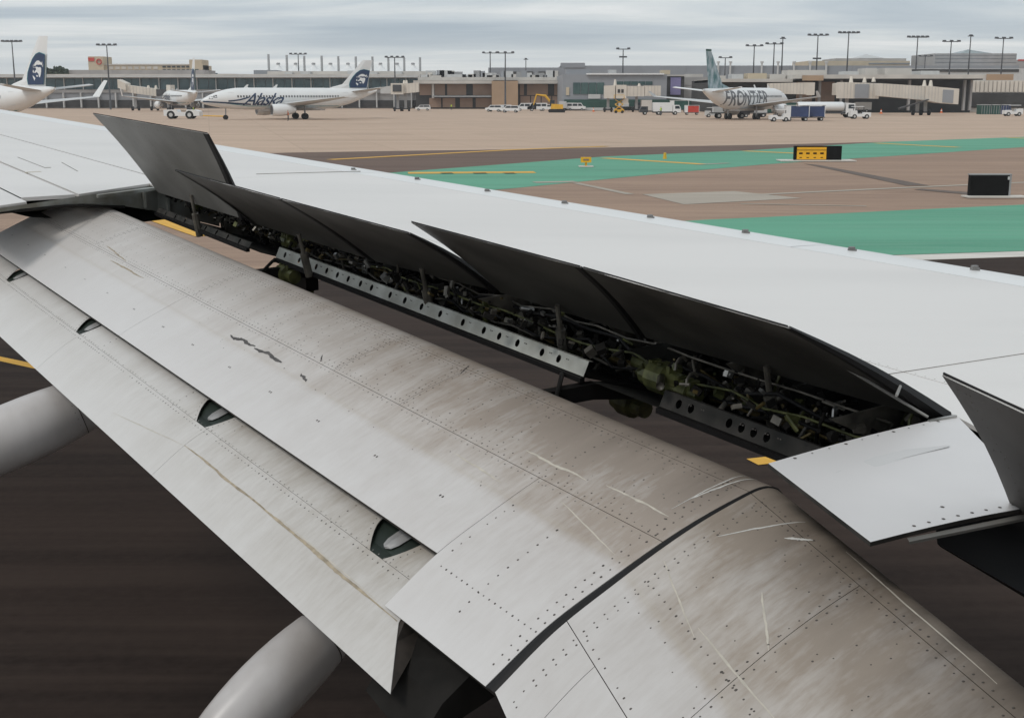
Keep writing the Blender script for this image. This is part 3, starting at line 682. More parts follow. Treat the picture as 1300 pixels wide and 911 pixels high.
# rivets: small domed discs, joined because there are thousands
def rivets(name, rows, m, parent=None):
    b = MB()
    for (c, nn, tt, r_) in rows:
        nn = nn.normalized(); tt = (tt - nn * tt.dot(nn)).normalized(); bb = nn.cross(tt)
        V = [c + (tt * math.cos(math.pi / 3 * k_) + bb * math.sin(math.pi / 3 * k_)) * r_ for k_ in range(6)] + [c + nn * r_ * .22]
        b.add(V, [(k_, (k_ + 1) % 6, 6) for k_ in range(6)])
    return b.build(name, m, parent or WING, kind='stuff')
def rv(pd, sd, s_, t, r_=.0042, shf=None):
    sh = shf(t) if shf else 0
    p, nn = pos(pd, sd, s_); return (surf(pd, sd, s_, t, .0015, sh), dirw(nn.x, nn.y, 0), wT, r_)
rr_ = random.Random(11)
def srow(lst, pd, sd, s_, t0, t1, st=.030, r_=.0040, skip=.06, shf=None):
    t = t0
    while t < t1:
        if rr_.random() > skip: lst.append(rv(pd, sd, s_, t, r_ * rr_.uniform(.7, 1.15) * (1 + .09 * max(0, t - 2.5)), shf))
        t += st
def crow(lst, pd, sd, t, s0, s1, st=.026, r_=.0040, skip=.08, shf=None):
    s_ = s0
    while s_ < s1:
        if rr_.random() > skip: lst.append(rv(pd, sd, s_, t, r_ * rr_.uniform(.7, 1.15) * (1 + .09 * max(0, t - 2.5)), shf))
        s_ += st
A_, B_ = [], []
T0, T1 = 2.2, 8.2
srow(A_, PD, SD, S2_ + .014, T0, T1); srow(A_, PD, SD, S2_ - .014, T0, T1); srow(B_, PD, SD, S2_ + .032, T0, T1, .04)
srow(A_, PD, SD, S1_ - .014, T0, T1); srow(A_, PD, SD, S1_ - .034, T0, T1, .042, .0036, .25); srow(B_, PD, SD, S1_ + .014, T0, T1, .034)
srow(B_, PD, SD, (S1_ + S2_) / 2, T0, T1, .06, .0034, .2); srow(B_, PD, SD, (S1_ + S2_) / 2 + .05, T0, T1, .09, .0034, .3)
for tc_ in (3.50, 3.99, 5.47, 7.0):
    for dt in (-.014, .014, .034): crow(A_ if tc_ < 5.2 else B_, PD, SD, tc_ + dt, S2_ + .02, S1_ - .02)
for tc_ in (2.42, 2.68, 2.95, 3.22, 3.75, 4.4, 4.65, 4.9, 5.2, 6.2): crow(B_ if tc_ > 4 else A_, PD, SD, tc_, S2_ + .02, S1_ - .02, .034)
for tc_ in (3.15, 3.99):
    for dt in (-.014, .014): crow(A_, PD, SD, tc_ + dt, S2_ - .11, S2_ - .02)
for dt in (-.012, -.040): crow(A_, PD, SD, 2.24 + dt, S2_, SE - .03, .030, .0048, .05)
crow(A_, PD, SD, 2.45, S1_ + .12, SE - .08, .033, .0052, 0); crow(A_, PD, SD, 2.655, S1_ + .12, SA - .01, .030, .0048, .05)
srow(A_, PD, SD, s_of_a(PD, SD, -1.545), 2.22, 2.64, .026, .0048, 0)
for k_ in range(14):
    t = 2.9 + .40 * k_ + rr_.uniform(-.02, .02); s_ = s_of_a(PD, SD, -1.70)
    for dt in (0, .014): A_.append(rv(PD, SD, s_, t + dt, .0062 if t < 6 else .005))
for k_ in range(90): A_.append(rv(PD, SD, rr_.uniform(S2_ + .02, S1_ + .15), rr_.uniform(2.2, 5.2), rr_.uniform(.0025, .0045)))
rivets('rivets', A_, M['rivet']); rivets('rivets', B_, M['rivet2']); rivets('rivets', rivets_later, M['rivet2'])
def blot(name, pd, sd, s0, t0, s1, t1, wid, m, seed, h=.0019, taper=True, shf=None, parts=30):
    """ragged thin patch following a line on the skin"""
    r9 = random.Random(seed); L_, R_ = [], []
    for i in range(parts + 1):
        u_ = i / parts; s_, t = lerp(s0, s1, u_), lerp(t0, t1, u_)
        w_ = wid * (math.sin(math.pi * min(max(u_, .03), .97)) ** .5 if taper else 1); ds, dt = s1 - s0, t1 - t0; l_ = math.hypot(ds, dt) or 1
        nz = lambda k_, f_: .5 + .5 * noise.noise(Vector((seed * 7.3 + k_, u_ * f_, 0)))
        a_, c_ = w_ * (.15 + .85 * nz(0, 9) * r9.uniform(.5, 1)), w_ * (.15 + .85 * nz(5, 9) * r9.uniform(.5, 1)); j_ = (nz(9, 3) - .5) * 1.2 * wid
        L_.append(surf(pd, sd, s_ + (a_ + j_) * dt / l_, t - (a_ + j_) * ds / l_, h, shf(t) if shf else 0)); R_.append(surf(pd, sd, s_ - (c_ - j_) * dt / l_, t + (c_ - j_) * ds / l_, h, shf(t) if shf else 0))
    b = MB(); b.grid([L_, R_]); return wp(name, b, m)
sa = lambda a: s_of_a(PD, SD, a)
blot('paint_chip', PD, SD, sa(-1.815), 4.80, sa(-1.825), 4.56, .017, M['chip'], 1); blot('paint_chip', PD, SD, sa(-1.822), 4.55, sa(-1.82), 4.29, .017, M['chip'], 2)
blot('paint_chip', PD, SD, sa(-1.82), 4.11, sa(-1.80), 4.03, .012, M['chip'], 3)
blot('cream_sealant', PD, SD, sa(-1.951), 2.845, sa(-1.954), 2.557, .009, M['cream'], 4)
blot('cream_sealant', PD, SD, sa(-1.967), 2.486, sa(-1.967), 2.23, .007, M['cream'], 5)
blot('cream_sealant', PD, SD, sa(-1.833), 3.05, sa(-1.823), 2.78, .006, M['cream'], 6)
blot('cream_sealant', PD, SD, sa(-1.86), 2.55, sa(-1.80), 2.23, .004, M['cream'], 7)
blot('white_scuff', PD, SD, sa(-2.235), 2.20, sa(-2.03), 2.245, .006, M['smear'], 8); blot('white_scuff', PD, SD, sa(-2.23), 2.23, sa(-1.99), 2.25, .004, M['smear'], 9)
blot('ochre_stain', PD, SD, sa(-1.86), 6.6, sa(-1.86), 6.05, .010, M['ochre'], 10); blot('ochre_stain', PD, SD, sa(-1.93), 6.9, sa(-1.90), 6.45, .008, M['ochre'], 12)
for s0, t0, s1, t1, sd_ in ((-2.18, 3.53, -2.12, 3.49, 32), (-1.93, 4.16, -1.90, 4.12, 34)):
    blot('oil_smudge', PD, SD, sa(s0), t0, sa(s1), t1, .006, M['chip'], sd_)

# ---- aft flap with four track cut-outs
AR = [(-1.72, -1.50), (-1.74, -1.455), (-1.73, -1.40), (-1.69, -1.375), (-1.62, -1.385), (-1.53, -1.42), (-1.42, -1.475), (-1.287, -1.57)]
AD = dense(AR); ASD = arc(AD)
aa = lambda a: s_of_a(AD, ASD, a)
def rows_core():
    b = MB(); rows = []
    for t in (2.62, 8.3):
        tf = (lambda a: 2.62 - max(0, (a + 1.41) / .123) * .18) if t < 3 else (lambda a: t)
        r = [surf(AD, ASD, lerp(aa(-1.49), ASD[-1] - .004, i / 12), tf(lerp(-1.49, -1.29, i / 12)), -.002) for i in range(13)] + [P(-1.30, -1.578, tf(-1.3)), P(-1.5, -1.52, t)]
        rows.append(r + [r[0]])
    b.grid(rows)
    for r in rows: b.add(r[:-1], [tuple(range(len(r) - 1))])
    return wp('aft_flap', b, M['core'])
AFT = rows_core()
cuts = [(7.30, 7.52, 7.47), (5.87, 6.07, 6.03), (4.20, 4.47, 4.38), (2.83, 3.06, 2.99)]
cuts = sorted(cuts)
def edge_f(lo_, hi_, ctr, side):
    def f(s_):
        a = pos(AD, ASD, s_)[0].x if s_ > aa(-1.735) else -1.735
        full = lo_ if side < 0 else hi_
        if a < -1.60: return full
        u_ = min(1, max(0, (a + 1.60) / .10)); tip = lo_ + (.22 if side < 0 else .55) * (hi_ - lo_)
        return lerp(full, tip, u_ ** 1.6)
    return f
bt_ = [lambda s_: 2.62]
s_c = aa(-1.50)
segs = []
prev = (lambda s_: 2.62)
for lo_, hi_, c_ in cuts:
    segs.append((prev, edge_f(lo_, hi_, c_, -1))); prev = edge_f(lo_, hi_, c_, 1)
segs.append((prev, lambda s_: 8.3))
for f0, f1 in segs:
    panel('skin_panel', AD, ASD, 0.02, s_c, 0, 0, M['aft'], tb0=f0, tb1=f1, uv0=aa(-1.66), nt_=10)
for t0, t1 in ((2.62, 4.236), (4.236, 5.9), (5.9, 8.3)):
    panel('trailing_skin_panel', AD, ASD, s_c + .0012, ASD[-1], t0 + .001, t1 - .001, M['aft'], uv0=aa(-1.66), nt_=10, **(dict(tb0=lambda s_: 2.62 - max(0, (s_ - aa(-1.41)) / (ASD[-1] - aa(-1.41))) * .18, tb1=lambda s_: 4.235) if t0 < 3 else {}))
for lo_, hi_, c_ in cuts:
    b = MB(); b.grid([[surf(AD, ASD, lerp(aa(-1.735), aa(-1.50), k_ / 8), t_, -.014 if k_ < 8 else -.001) for t_ in (lo_ - .03, hi_ + .03)] for k_ in range(9)]); wp('track_pocket', b, M['slotgreen'])
    b = MB(); m_ = (lo_ + hi_) / 2 - .01; b.grid([[surf(AD, ASD, aa(a_), m_ + dt * w2, -.009 + .006 * (dt == 0)) for dt in (-1, -.6, 0, .6, 1)] for a_, w2 in ((-1.70, .034), (-1.60, .034), (-1.56, .032), (-1.54, .022), (-1.532, .004))]); wp('flap_link', b, M['link'])
A_, B_ = [], []
srow(A_, AD, ASD, aa(-1.485), 2.64, 8.1, .030, .0040, .1); srow(B_, AD, ASD, aa(-1.505), 2.64, 8.1, .034)
for lo_, hi_, c_ in cuts:
    for f in (edge_f(lo_, hi_, c_, -1), edge_f(lo_, hi_, c_, 1)):
        for k_ in range(7):
            s_ = lerp(aa(-1.60), aa(-1.50), k_ / 6); sg = -.02 if f(aa(-1.62)) < c_ - .02 else .02
            A_.append(rv(AD, ASD, s_, f(s_) + sg, .0035))
for tc_ in (3.20, 2.70, 4.1, 4.6, 5.6): crow(A_, AD, ASD, tc_, aa(-1.58), aa(-1.48), .03)
rivets('rivets', A_, M['rivet'], AFT and WING); rivets('rivets', B_, M['rivet2'])
blot('sealant_streak', AD, ASD, aa(-1.414), 4.236, aa(-1.413), 3.5, .009, M['ochre'], 21); blot('sealant_streak', AD, ASD, aa(-1.413), 3.6, aa(-1.405), 2.62, .010, M['ochre'], 22, parts=60)
blot('sealant_streak', AD, ASD, aa(-1.42), 3.4, aa(-1.411), 2.75, .003, M['cream'], 23, h=.0023)
blot('sealant_streak', AD, ASD, aa(-1.35), 4.9, aa(-1.41), 4.25, .003, M['cream'], 24)

# ---- inboard flap (unswept), rubber gap seal between
def shI(t): return .36 * (2.15 - t)
core('inboard_flap', PD, SD, SE - .004, 0.0, 2.118, [(-1.42, -1.49), (-1.75, -1.47)], shf=shI)
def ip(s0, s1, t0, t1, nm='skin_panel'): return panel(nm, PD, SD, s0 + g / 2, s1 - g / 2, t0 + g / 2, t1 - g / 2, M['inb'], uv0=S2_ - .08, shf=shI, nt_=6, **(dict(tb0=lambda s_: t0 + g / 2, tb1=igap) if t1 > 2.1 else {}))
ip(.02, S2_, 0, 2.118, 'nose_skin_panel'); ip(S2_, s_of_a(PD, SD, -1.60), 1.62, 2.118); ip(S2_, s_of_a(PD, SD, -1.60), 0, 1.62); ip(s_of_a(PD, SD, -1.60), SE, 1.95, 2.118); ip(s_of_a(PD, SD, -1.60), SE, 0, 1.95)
b = MB(); rows = []
for kk in range(5):
    h = (-.004, .002, .004, .002, -.004)[kk]; r_ = []
    for i in range(45):
        s_ = lerp(S2_ - .12, SE, i / 44); t = lerp(igap(s_) - .004, fgap(s_) + .004, kk / 4); r_.append(surf(PD, SD, s_, t, h, shI(igap(s_)) * (1 - kk / 4)))
    rows.append(r_)
b.grid(rows); wp('gap_seal', b, M['seal'], smooth=True)
A_, B_ = [], []
for s_ in (S2_ + .014, S2_ - .014): srow(A_, PD, SD, s_, .1, 2.1, .028, .0040, .1, shI)
for dt in (.012, .034): crow(A_, PD, SD, 2.09 - dt, S2_, SE - .02, .032, .0044, .1, shI)
crow(A_, PD, SD, 1.635, S2_ + .02, s_of_a(PD, SD, -1.62), .03, .004, .1, shI); crow(A_, PD, SD, 1.605, S2_ + .02, s_of_a(PD, SD, -1.62), .03, .004, .1, shI)
srow(A_, PD, SD, s_of_a(PD, SD, -1.80), .2, 2.08, .034, .0048, 0, shI); srow(A_, PD, SD, s_of_a(PD, SD, -1.615), .2, 2.08, .04, .0042, .1, shI)
srow(A_, PD, SD, S2_ - .1, .2, 1.6, .05, .004, .2, shI)
for k_ in range(50): A_.append(rv(PD, SD, rr_.uniform(S2_ + .02, S1_ + .2), rr_.uniform(1.2, 2.1), rr_.uniform(.0025, .004), shI))
rivets('rivets', A_, M['rivet'])
blot('cream_sealant', PD, SD, sa(-1.86), 2.10, sa(-1.80), 1.80, .0045, M['cream'], 51, shf=shI); blot('cream_sealant', PD, SD, sa(-1.82), 1.82, sa(-1.82), 1.45, .005, M['cream'], 52, shf=shI)
blot('white_scuff', PD, SD, sa(-2.2), 1.92, sa(-2.00), 2.05, .006, M['smear'], 53, shf=shI); blot('white_scuff', PD, SD, sa(-2.17), 1.84, sa(-2.12), 1.90, .010, M['smear'], 54, shf=shI)
blot('cream_sealant', PD, SD, sa(-1.98), 1.78, sa(-1.90), 1.62, .006, M['cream'], 55, shf=shI); blot('cream_sealant', PD, SD, sa(-2.21), 1.75, sa(-2.19), 1.2, .005, M['cream'], 56, shf=shI)
b = MB(); b.tube([P(*Wp(1080, 788, -1.3)), P(*Wp(1080, 788, -1.27))], .014, 8)

# black gap and bracket at the inboard end of the aft flap
b = MB(); b.hexa([P(*q_) for q_ in ((-1.60, -1.56, 2.60), (-1.30, -1.64, 2.60), (-1.30, -1.68, 2.35), (-1.55, -1.60, 2.35), (-1.50, -1.50, 2.60), (-1.36, -1.56, 2.60), (-1.38, -1.58, 2.35), (-1.50, -1.50, 2.35))]); wp('aft_flap_end_bracket', b, M['dark'])

# ---- white panel at the kink, with its thin dark edge
q4 = [(-2.79, 2.03), (-2.077, 2.013), (-1.915, 1.561), (-2.40, 1.50)]
b = MB(); th = .010 * D
K_ = 6
def qp(u_, v_, d_=0):
    a0 = lerp(q4[0][0], q4[1][0], u_), lerp(q4[0][1], q4[1][1], u_); a1 = lerp(q4[3][0], q4[2][0], u_), lerp(q4[3][1], q4[2][1], u_)
    return P(lerp(a0[0], a1[0], v_), -1.0 + .004 + .006 * math.sin(math.pi * u_) - d_, lerp(a0[1], a1[1], v_))
top = [[qp(i / K_, j / 4) for i in range(K_ + 1)] for j in range(5)]; b.grid(top)
PAN = wp('inboard_panel', b, M['panel'], label='smooth white panel standing clear above the inboard flap')
b = MB()
for e_ in (top[0], top[-1], [r[-1] for r in top], [r[0] for r in top]): b.grid([e_, [p - wn * th for p in e_]])
b.grid([[p - wn * th for p in r] for r in top]); b.build('panel_edge', M['striplo'], PAN)
b = MB(); b.grid([[qp(.8, 1.0, .012), qp(.0, 1.0, .012)], [qp(.8, 1.02, .016), qp(.0, 1.02, .016)], [qp(.8, 1.02, .022), qp(.0, 1.02, .022)]]); b.build('edge_strip', M['under1'], PAN)
A_ = []
for k_ in range(9): A_.append((qp(.08 + .075 * k_ * 1.1, .96) + wn * .001, wn, wT, .006))
for k_ in range(10): A_.append((qp(.12 + .085 * k_, .03) + wn * .001, wn, wT, .004 if k_ % 3 else .007))
A_.append((qp(.52, .86) + wn * .001, wn, wT, .007))
rivets('rivets', A_, M['rivet'], PAN)
M['smear_grey'] = mat('smear_grey', (.57, .56, .55), .5, var=.05)
b = MB(); cl = [(1036, 622, 2), (1062, 604, 5), (1110, 588, 7), (1150, 577, 5), (1205, 567, 1)]
def onp(x, y):
    a, n, t = Wp(x, y, -.993); u_ = (a + 2.79) / .75; return P(a, -.9954 + .006 * math.sin(math.pi * min(max(u_, 0), 1)), t)
b.grid([[onp(x, y - h_) for x, y, h_ in cl], [onp(x, y) for x, y, h_ in cl], [onp(x, y + h_) for x, y, h_ in cl]]); b.build('grey_smear', M['smear_grey'], PAN)
b = MB(); b.obox(P(-2.72, -.993, 2.02), dirw(.05, 0, .004) * D, wT * .004 * D, wn * .006); wp('hinge_pin', b, M['steel'])
b = MB(); b.hexa([P(*Wp(x, y, n)) for n, pts in ((-1.22, ((1186, 650), (1190, 690), (1330, 771), (1500, 560))), (-1.34, ((1186, 650), (1194, 694), (1334, 778), (1500, 560)))) for x, y in pts]); wp('inboard_shroud', b, M['seal'])

# ---- flap track fairings
def canoe(c0, c1, r0, label, pre):
    b = MB(); d = (c1 - c0); K = 14; rings = []
    up_ = wn; sd_ = d.normalized().cross(up_).normalized(); up2 = sd_.cross(d.normalized())
    for i in range(K + 1):
        u_ = lerp(-.55, 2.2, i / K); rr = r0 * (math.sin(math.pi * min(max((u_ + .62) / 3.0, .02), .98)) ** .5); c = c0 + d * u_
        rings.append([c + (sd_ * math.cos(k_ * math.pi / 12) * rr + up2 * math.sin(k_ * math.pi / 12) * rr * 1.15) for k_ in range(24)])
    b.loft(rings); r_ = wp('flap_track_fairing', b, M['canoe'], smooth=True, label=label)
    rs = []; jr = rings[5]
    ring = []
    u_ = .18; rr = r0 * (math.sin(math.pi * (u_ + .62) / 3.0) ** .5) * 1.002; c = c0 + d * u_
    for k_ in range(0, 48):
        an = k_ * math.pi / 24; ring.append(c + sd_ * math.cos(an) * rr + up2 * math.sin(an) * rr * 1.15)
        if k_ % 2: nrm = sd_ * math.cos(an) + up2 * math.sin(an); rs.append((ring[-1] + d.normalized() * .03 + nrm * .001, nrm, d, .0055)); 
    b = MB(); b.tube(ring + [ring[0]], .0025, 5, False); b.build('fairing_joint', M['core'], r_)
    rivets('rivets', rs, M['rivet'], r_)
canoe(P(*Wp(118, 508, -1.72)), P(*Wp(0, 560, -1.86)), .185, 'long fairing poking out behind the flap at the left edge', 0)
canoe(P(*Wp(422, 796, -1.78)), P(*Wp(340, 876, -1.90)), .135, 'fairing below the aft flap at the bottom edge', 0)

# ================================================================== THE AIRPORT BEHIND
B = {}
B['white'] = mat('aircraft_white', (.78, .78, .77), .35, var=.04, scale=.4)
B['navy'] = mat('navy_livery', (.018, .045, .11), .4, var=.2, scale=1)
B['teal'] = mat('teal_livery', (.03, .24, .27), .4, var=.1, scale=1)
B['grey'] = mat('grey_metal', (.33, .33, .33), .5, var=.2, scale=1)
B['lgrey'] = mat('light_grey_metal', (.55, .55, .54), .45, var=.1, scale=1)
B['dgrey'] = mat('dark_grey_metal', (.07, .07, .075), .5, var=.3, scale=1)
B['tyre'] = mat('tyre_rubber', (.02, .02, .02), .8, var=.3, scale=3)
B['glass'] = mat('dark_vehicle_glass', (.03, .04, .05), .12, var=.2, scale=1)
B['tglass'] = mat('terminal_glass', (.075, .135, .155), .15, col2=(.03, .065, .08), scale=.12, stretch=(1, 1, 2))
B['tglass2'] = mat('terminal_glass_green', (.07, .13, .12), .15, col2=(.03, .07, .07), scale=.2)
B['conc'] = mat('pale_concrete', (.60, .565, .52), .8, var=.2, scale=.15)
B['concd'] = mat('grey_concrete', (.40, .385, .375), .8, var=.2, scale=.15)
B['brown'] = mat('brown_wall_panels', (.33, .225, .165), .8, var=.2, scale=.2)
B['tanw'] = mat('tan_wall_panels', (.42, .29, .19), .8, var=.12, scale=.2)
B['cream'] = mat('cream_stucco', (.56, .47, .34), .8, var=.1, scale=.2)
B['greyw'] = mat('grey_metal_cladding', (.30, .31, .33), .6, var=.1, scale=.15)
B['slate'] = mat('slate_grey_roof', (.26, .275, .30), .6, var=.1, scale=.08)
B['shade'] = mat('recess_shade_and_dark_paint', (.055, .052, .05), .8, var=.3, scale=.3)  # recess shade put into the colour; dark windows and a curtain share it
B['green'] = mat('dark_green_screen', (.03, .085, .065), .8, var=.3, scale=.3)
B['purple'] = mat('lavender_panel', (.26, .23, .42), .6, var=.1, scale=.3)
B['bridge'] = mat('jet_bridge_beige', (.70, .64, .56), .6, var=.12, scale=.3)
B['red'] = mat('red_paint', (.55, .05, .03), .5, var=.1, scale=1)
B['orange'] = mat('orange_paint', (.75, .16, .03), .5, var=.1, scale=1)
B['yellow'] = mat('machine_yellow', (.75, .42, .03), .5, var=.15, scale=1)
B['hivis'] = mat('hi_vis_vest', (.55, .75, .05), .7, var=.1, scale=1)
B['cloth'] = mat('dark_work_clothes', (.05, .055, .07), .8, var=.2, scale=2)
B['skin'] = mat('skin', (.42, .25, .18), .6, var=.05)
B['hair'] = mat('dark_hair', (.03, .02, .015), .8, var=.1)
B['blue'] = mat('blue_curtain', (.045, .07, .17), .7, var=.3, scale=.6)
B['dgreen'] = mat('dark_green_cart', (.02, .09, .07), .6, var=.3, scale=.6)
B['ltblue'] = mat('blue_paint', (.05, .12, .38), .5, var=.2, scale=1)
B['leaf'] = mat('tree_foliage', (.07, .10, .05), .8, col2=(.03, .05, .025), scale=1.2)
B['bark'] = mat('tree_bark', (.12, .09, .07), .9, var=.3)
B['signy'] = mat('sign_yellow', (.86, .44, .015), .5, var=.05)
B['signk'] = mat('sign_black', (.010, .010, .010), .8, var=.2, spec=.15)
B['frontier'] = mat('grey_lettering', (.15, .155, .165), .5, var=.1)
B['fint'] = mat('tail_art_blue_grey', (.46, .52, .56), .5, col2=(.06, .17, .18), scale=.9, stretch=(1.2, 1, .8), detail=7)

def px(x, Y): return at(x, 130, Y)[0]
def zx(y, Y): return at(650, y, Y)[1]
def pbox(x0, x1, y0, y1, Y, dep):
    b = MB(); b.box(px(x0, Y), px(x1, Y), Y, Y + dep, max(0, zx(y1, Y)) if y1 < 400 else 0, zx(y0, Y)); return b

# ---------------------------------------------------------------- lettering
def text_mesh(name, body, size, m, parent, fn, shear=0.0, sub=2, ls=1.0, bold=0.04):
    c = bpy.data.curves.new('t', 'FONT'); c.body = body; c.size = size; c.shear = shear; c.space_character = ls; c.offset = bold
    o = bpy.data.objects.new('t', c); C.objects.link(o)
    dg = bpy.context.evaluated_depsgraph_get(); me = bpy.data.meshes.new_from_object(o.evaluated_get(dg))
    bpy.data.objects.remove(o); bm = bmesh.new(); bm.from_mesh(me); bmesh.ops.triangulate(bm, faces=bm.faces)
    for _ in range(sub): 
        bmesh.ops.subdivide_edges(bm, edges=[e_ for e_ in bm.edges if e_.calc_length() > size * .12], cuts=1, use_grid_fill=False); bmesh.ops.triangulate(bm, faces=bm.faces)
    V = [fn(v_.co.x, v_.co.y) for v_ in bm.verts]; F = [tuple(v_.index for v_ in f.verts) for f in bm.faces]; bm.free()
    return mesh(name, V, F, m, parent, kind='stuff') if parent else mesh(name, V, F, m, kind='stuff')

# ---------------------------------------------------------------- airliner, nose towards +x, wheels on z=0
FACE = [  # white patches of the tail portrait, unit square (0..1 across the navy shape, 0..1 upward)
 [(.33, .60), (.36, .68), (.47, .75), (.60, .76), (.70, .72), (.80, .68), (.84, .74), (.86, .64), (.82, .60), (.72, .63), (.62, .62), (.50, .63), (.40, .58)],
 [(.28, .52), (.36, .55), (.46, .53), (.50, .47), (.44, .44), (.40, .38), (.46, .36), (.54, .40), (.60, .37), (.66, .34), (.70, .26), (.76, .22), (.80, .30), (.82, .42), (.80, .52), (.74, .55), (.62, .54), (.56, .56), (.50, .56)],
 [(.30, .48), (.38, .42), (.36, .36), (.30, .40)],
 [(.32, .30), (.38, .27), (.44, .24), (.50, .20), (.46, .12), (.42, .17), (.36, .22)],
 [(.52, .30), (.60, .30), (.66, .26), (.58, .24)],
 [(.86, .58), (.92, .66), (.90, .54)], [(.26, .60), (.30, .66), (.30, .54)],
]
def airliner(name, label, livery, cat='airliner', fin_top=12.0, group=None, wlet=2.3, Lf=None):
    r = new_thing(name, (0, 0, 0), label=label, cat=cat); 
    if group: r['group'] = group
    W_ = B['white']; Lf = Lf or (38.0 if livery != 'f' else 33.0)
    nose, tail = Lf * .5, -Lf * .5; Rf = 1.98; zc = 3.75
    st = [(0, .05, -.55), (.02, .55, -.42), (.05, .95, -.28), (.09, 1.35, -.14), (.14, 1.72, -.04), (.19, 1.93, 0), (.25, 1.98, 0), (.68, 1.98, 0), (.76, 1.80, .14), (.84, 1.42, .48), (.92, .86, .98), (.975, .42, 1.32), (1.0, .16, 1.5)]
    b = MB(); rings = []
    for u_, rr, dz in st:
        x = nose - u_ * Lf; rings.append([(x, math.cos(2 * math.pi * k_ / 28) * rr, zc + dz + math.sin(2 * math.pi * k_ / 28) * rr) for k_ in range(28)])
    b.loft(rings); b.build('fuselage', W_, r, smooth=True)
    def rad(x):
        u_ = (nose - x) / Lf
        return pl([q[0] for q in st], [q[1] for q in st], u_), pl([q[0] for q in st], [q[2] for q in st], u_)
    def onf(x, h, sd_, e_=.02):     # point on fuselage side at height h above axis
        rr, dz = rad(x); h2 = max(-rr * .98, min(rr * .98, h - dz)); return (x, sd_ * (math.sqrt(max(rr * rr - h2 * h2, 0)) + e_), zc + dz + h2)
    for sd_ in (1, -1):
        b = MB()
        x = nose - Lf * .19
        while x > nose - Lf * .76:
            if not (nose - Lf * .40 > x > nose - Lf * .42): b.add([onf(x + dx, .42 + dh, sd_, .03) for dx, dh in ((-.13, -.18), (.13, -.18), (.13, .18), (-.13, .18))], [(0, 1, 2, 3)])
            x -= .53
        b.build('cabin_windows', B['dgrey'], r, kind='stuff')
        for k_ in range(2):
            x0 = nose - Lf * (.050 + .022 * k_); b = MB(); b.add([onf(x0 + dx, .42 + dh - .25 * (1 - k_), sd_, .03) for dx, dh in ((-.36, -.22), (.30, -.20), (.20, .16), (-.36, .26))], [(0, 1, 2, 3)]); b.build('cockpit_window', B['glass'], r)
        for u_ in (.155, .80):
            x0 = nose - Lf * u_; b = MB(); b.tube([onf(x0 + dx, dh, sd_, .02) for dx, dh in ((-.45, -.6), (.45, -.6), (.45, 1.1), (-.45, 1.1), (-.45, -.6))], .025, 4); b.build('door', B['lgrey'], r)
        if livery == 'a':           # navy cheatline along the nose, teal along the belly
            K_ = 30; b = MB()
            b.grid([[onf(nose - Lf * lerp(.012, .26, i / K_), lerp(-.52, -1.05, i / K_) + w_, sd_, .02) for i in range(K_ + 1)] for w_ in (.16, .04, -.10)]); b.build('cheatline', B['navy'], r)
            b = MB(); b.grid([[onf(nose - Lf * lerp(.012, .80, i / 40), pl([0, .3, 1], [-.36, -1.32, -1.4], i / 40) + w_, sd_, .018) for i in range(41)] for w_ in (.06, -.05)]); b.build('teal_line', B['teal'], r)
        # wings
        b = MB(); rings = []
        for u_ in (0, .3, .65, 1.0):
            y = sd_ * lerp(1.2, 16.6, u_); xc = lerp(4.6, -4.4, u_); c_ = lerp(6.8, 1.7, u_) if u_ > .25 else lerp(6.8, 4.6, u_ / .3); z = lerp(2.5, 4.15, u_); th_ = c_ * .06
            rings.append([(xc, y, z), (xc - c_ * .25, y, z + th_), (xc - c_ * .7, y, z + th_ * .6), (xc - c_, y, z), (xc - c_ * .6, y, z - th_ * .6), (xc - c_ * .2, y, z - th_)])
        b.loft(rings); b.build('wing', B['lgrey'], r)
        b = MB(); q0 = rings[-1]; b.loft([[(x, y, z) for x, y, z in q0], [(lerp(q0[3][0], x, .55) - 1.1, y + sd_ * .75 * wlet / 2.3, z + wlet) for x, y, z in q0]]); b.build('winglet', B['white'] if livery == 'a' else B['lgrey'], r)
        # engine
        ex, ey, ez = 3.4, sd_ * 5.0, 1.75
        b = MB(); b.loft([[(ex + dx, ey + math.cos(k_ * math.pi / 9) * rr, ez + math.sin(k_ * math.pi / 9) * rr) for k_ in range(18)] for dx, rr in ((1.9, .95), (1.7, 1.06), (.6, 1.12), (-1.0, .98), (-2.0, .66), (-2.6, .4))]); e_ = b.build('engine', B['white'], r, smooth=True)
        b = MB(); b.tube([(ex + 1.93, ey, ez), (ex + 1.86, ey, ez)], .84, 18); b.build('fan', B['dgrey'], e_)
        b = MB(); b.hexa([(ex + 1.2, ey - .15, ez + .9), (ex - 2.2, ey - .15, ez + .5), (ex - 2.2, ey + .15, ez + .5), (ex + 1.2, ey + .15, ez + .9), (ex - .4, ey - .15, 2.9), (ex - 3, ey - .15, 2.9), (ex - 3, ey + .15, 2.9), (ex - .4, ey + .15, 2.9)]); b.build('pylon', B['lgrey'], r)
        # tailplane
        b = MB(); rings = []
        for u_ in (0, 1):
            y = sd_ * lerp(.4, 6.6, u_); xc = lerp(tail + 6.0, tail + 2.2, u_); c_ = lerp(3.9, 1.5, u_); z = lerp(5.0, 5.75, u_); rings.append([(xc, y, z), (xc - c_ * .3, y, z + .14), (xc - c_, y, z), (xc - c_ * .3, y, z - .14)])
        b.loft(rings); b.build('tailplane', B['lgrey'] if livery == 'a' else B['white'], r)
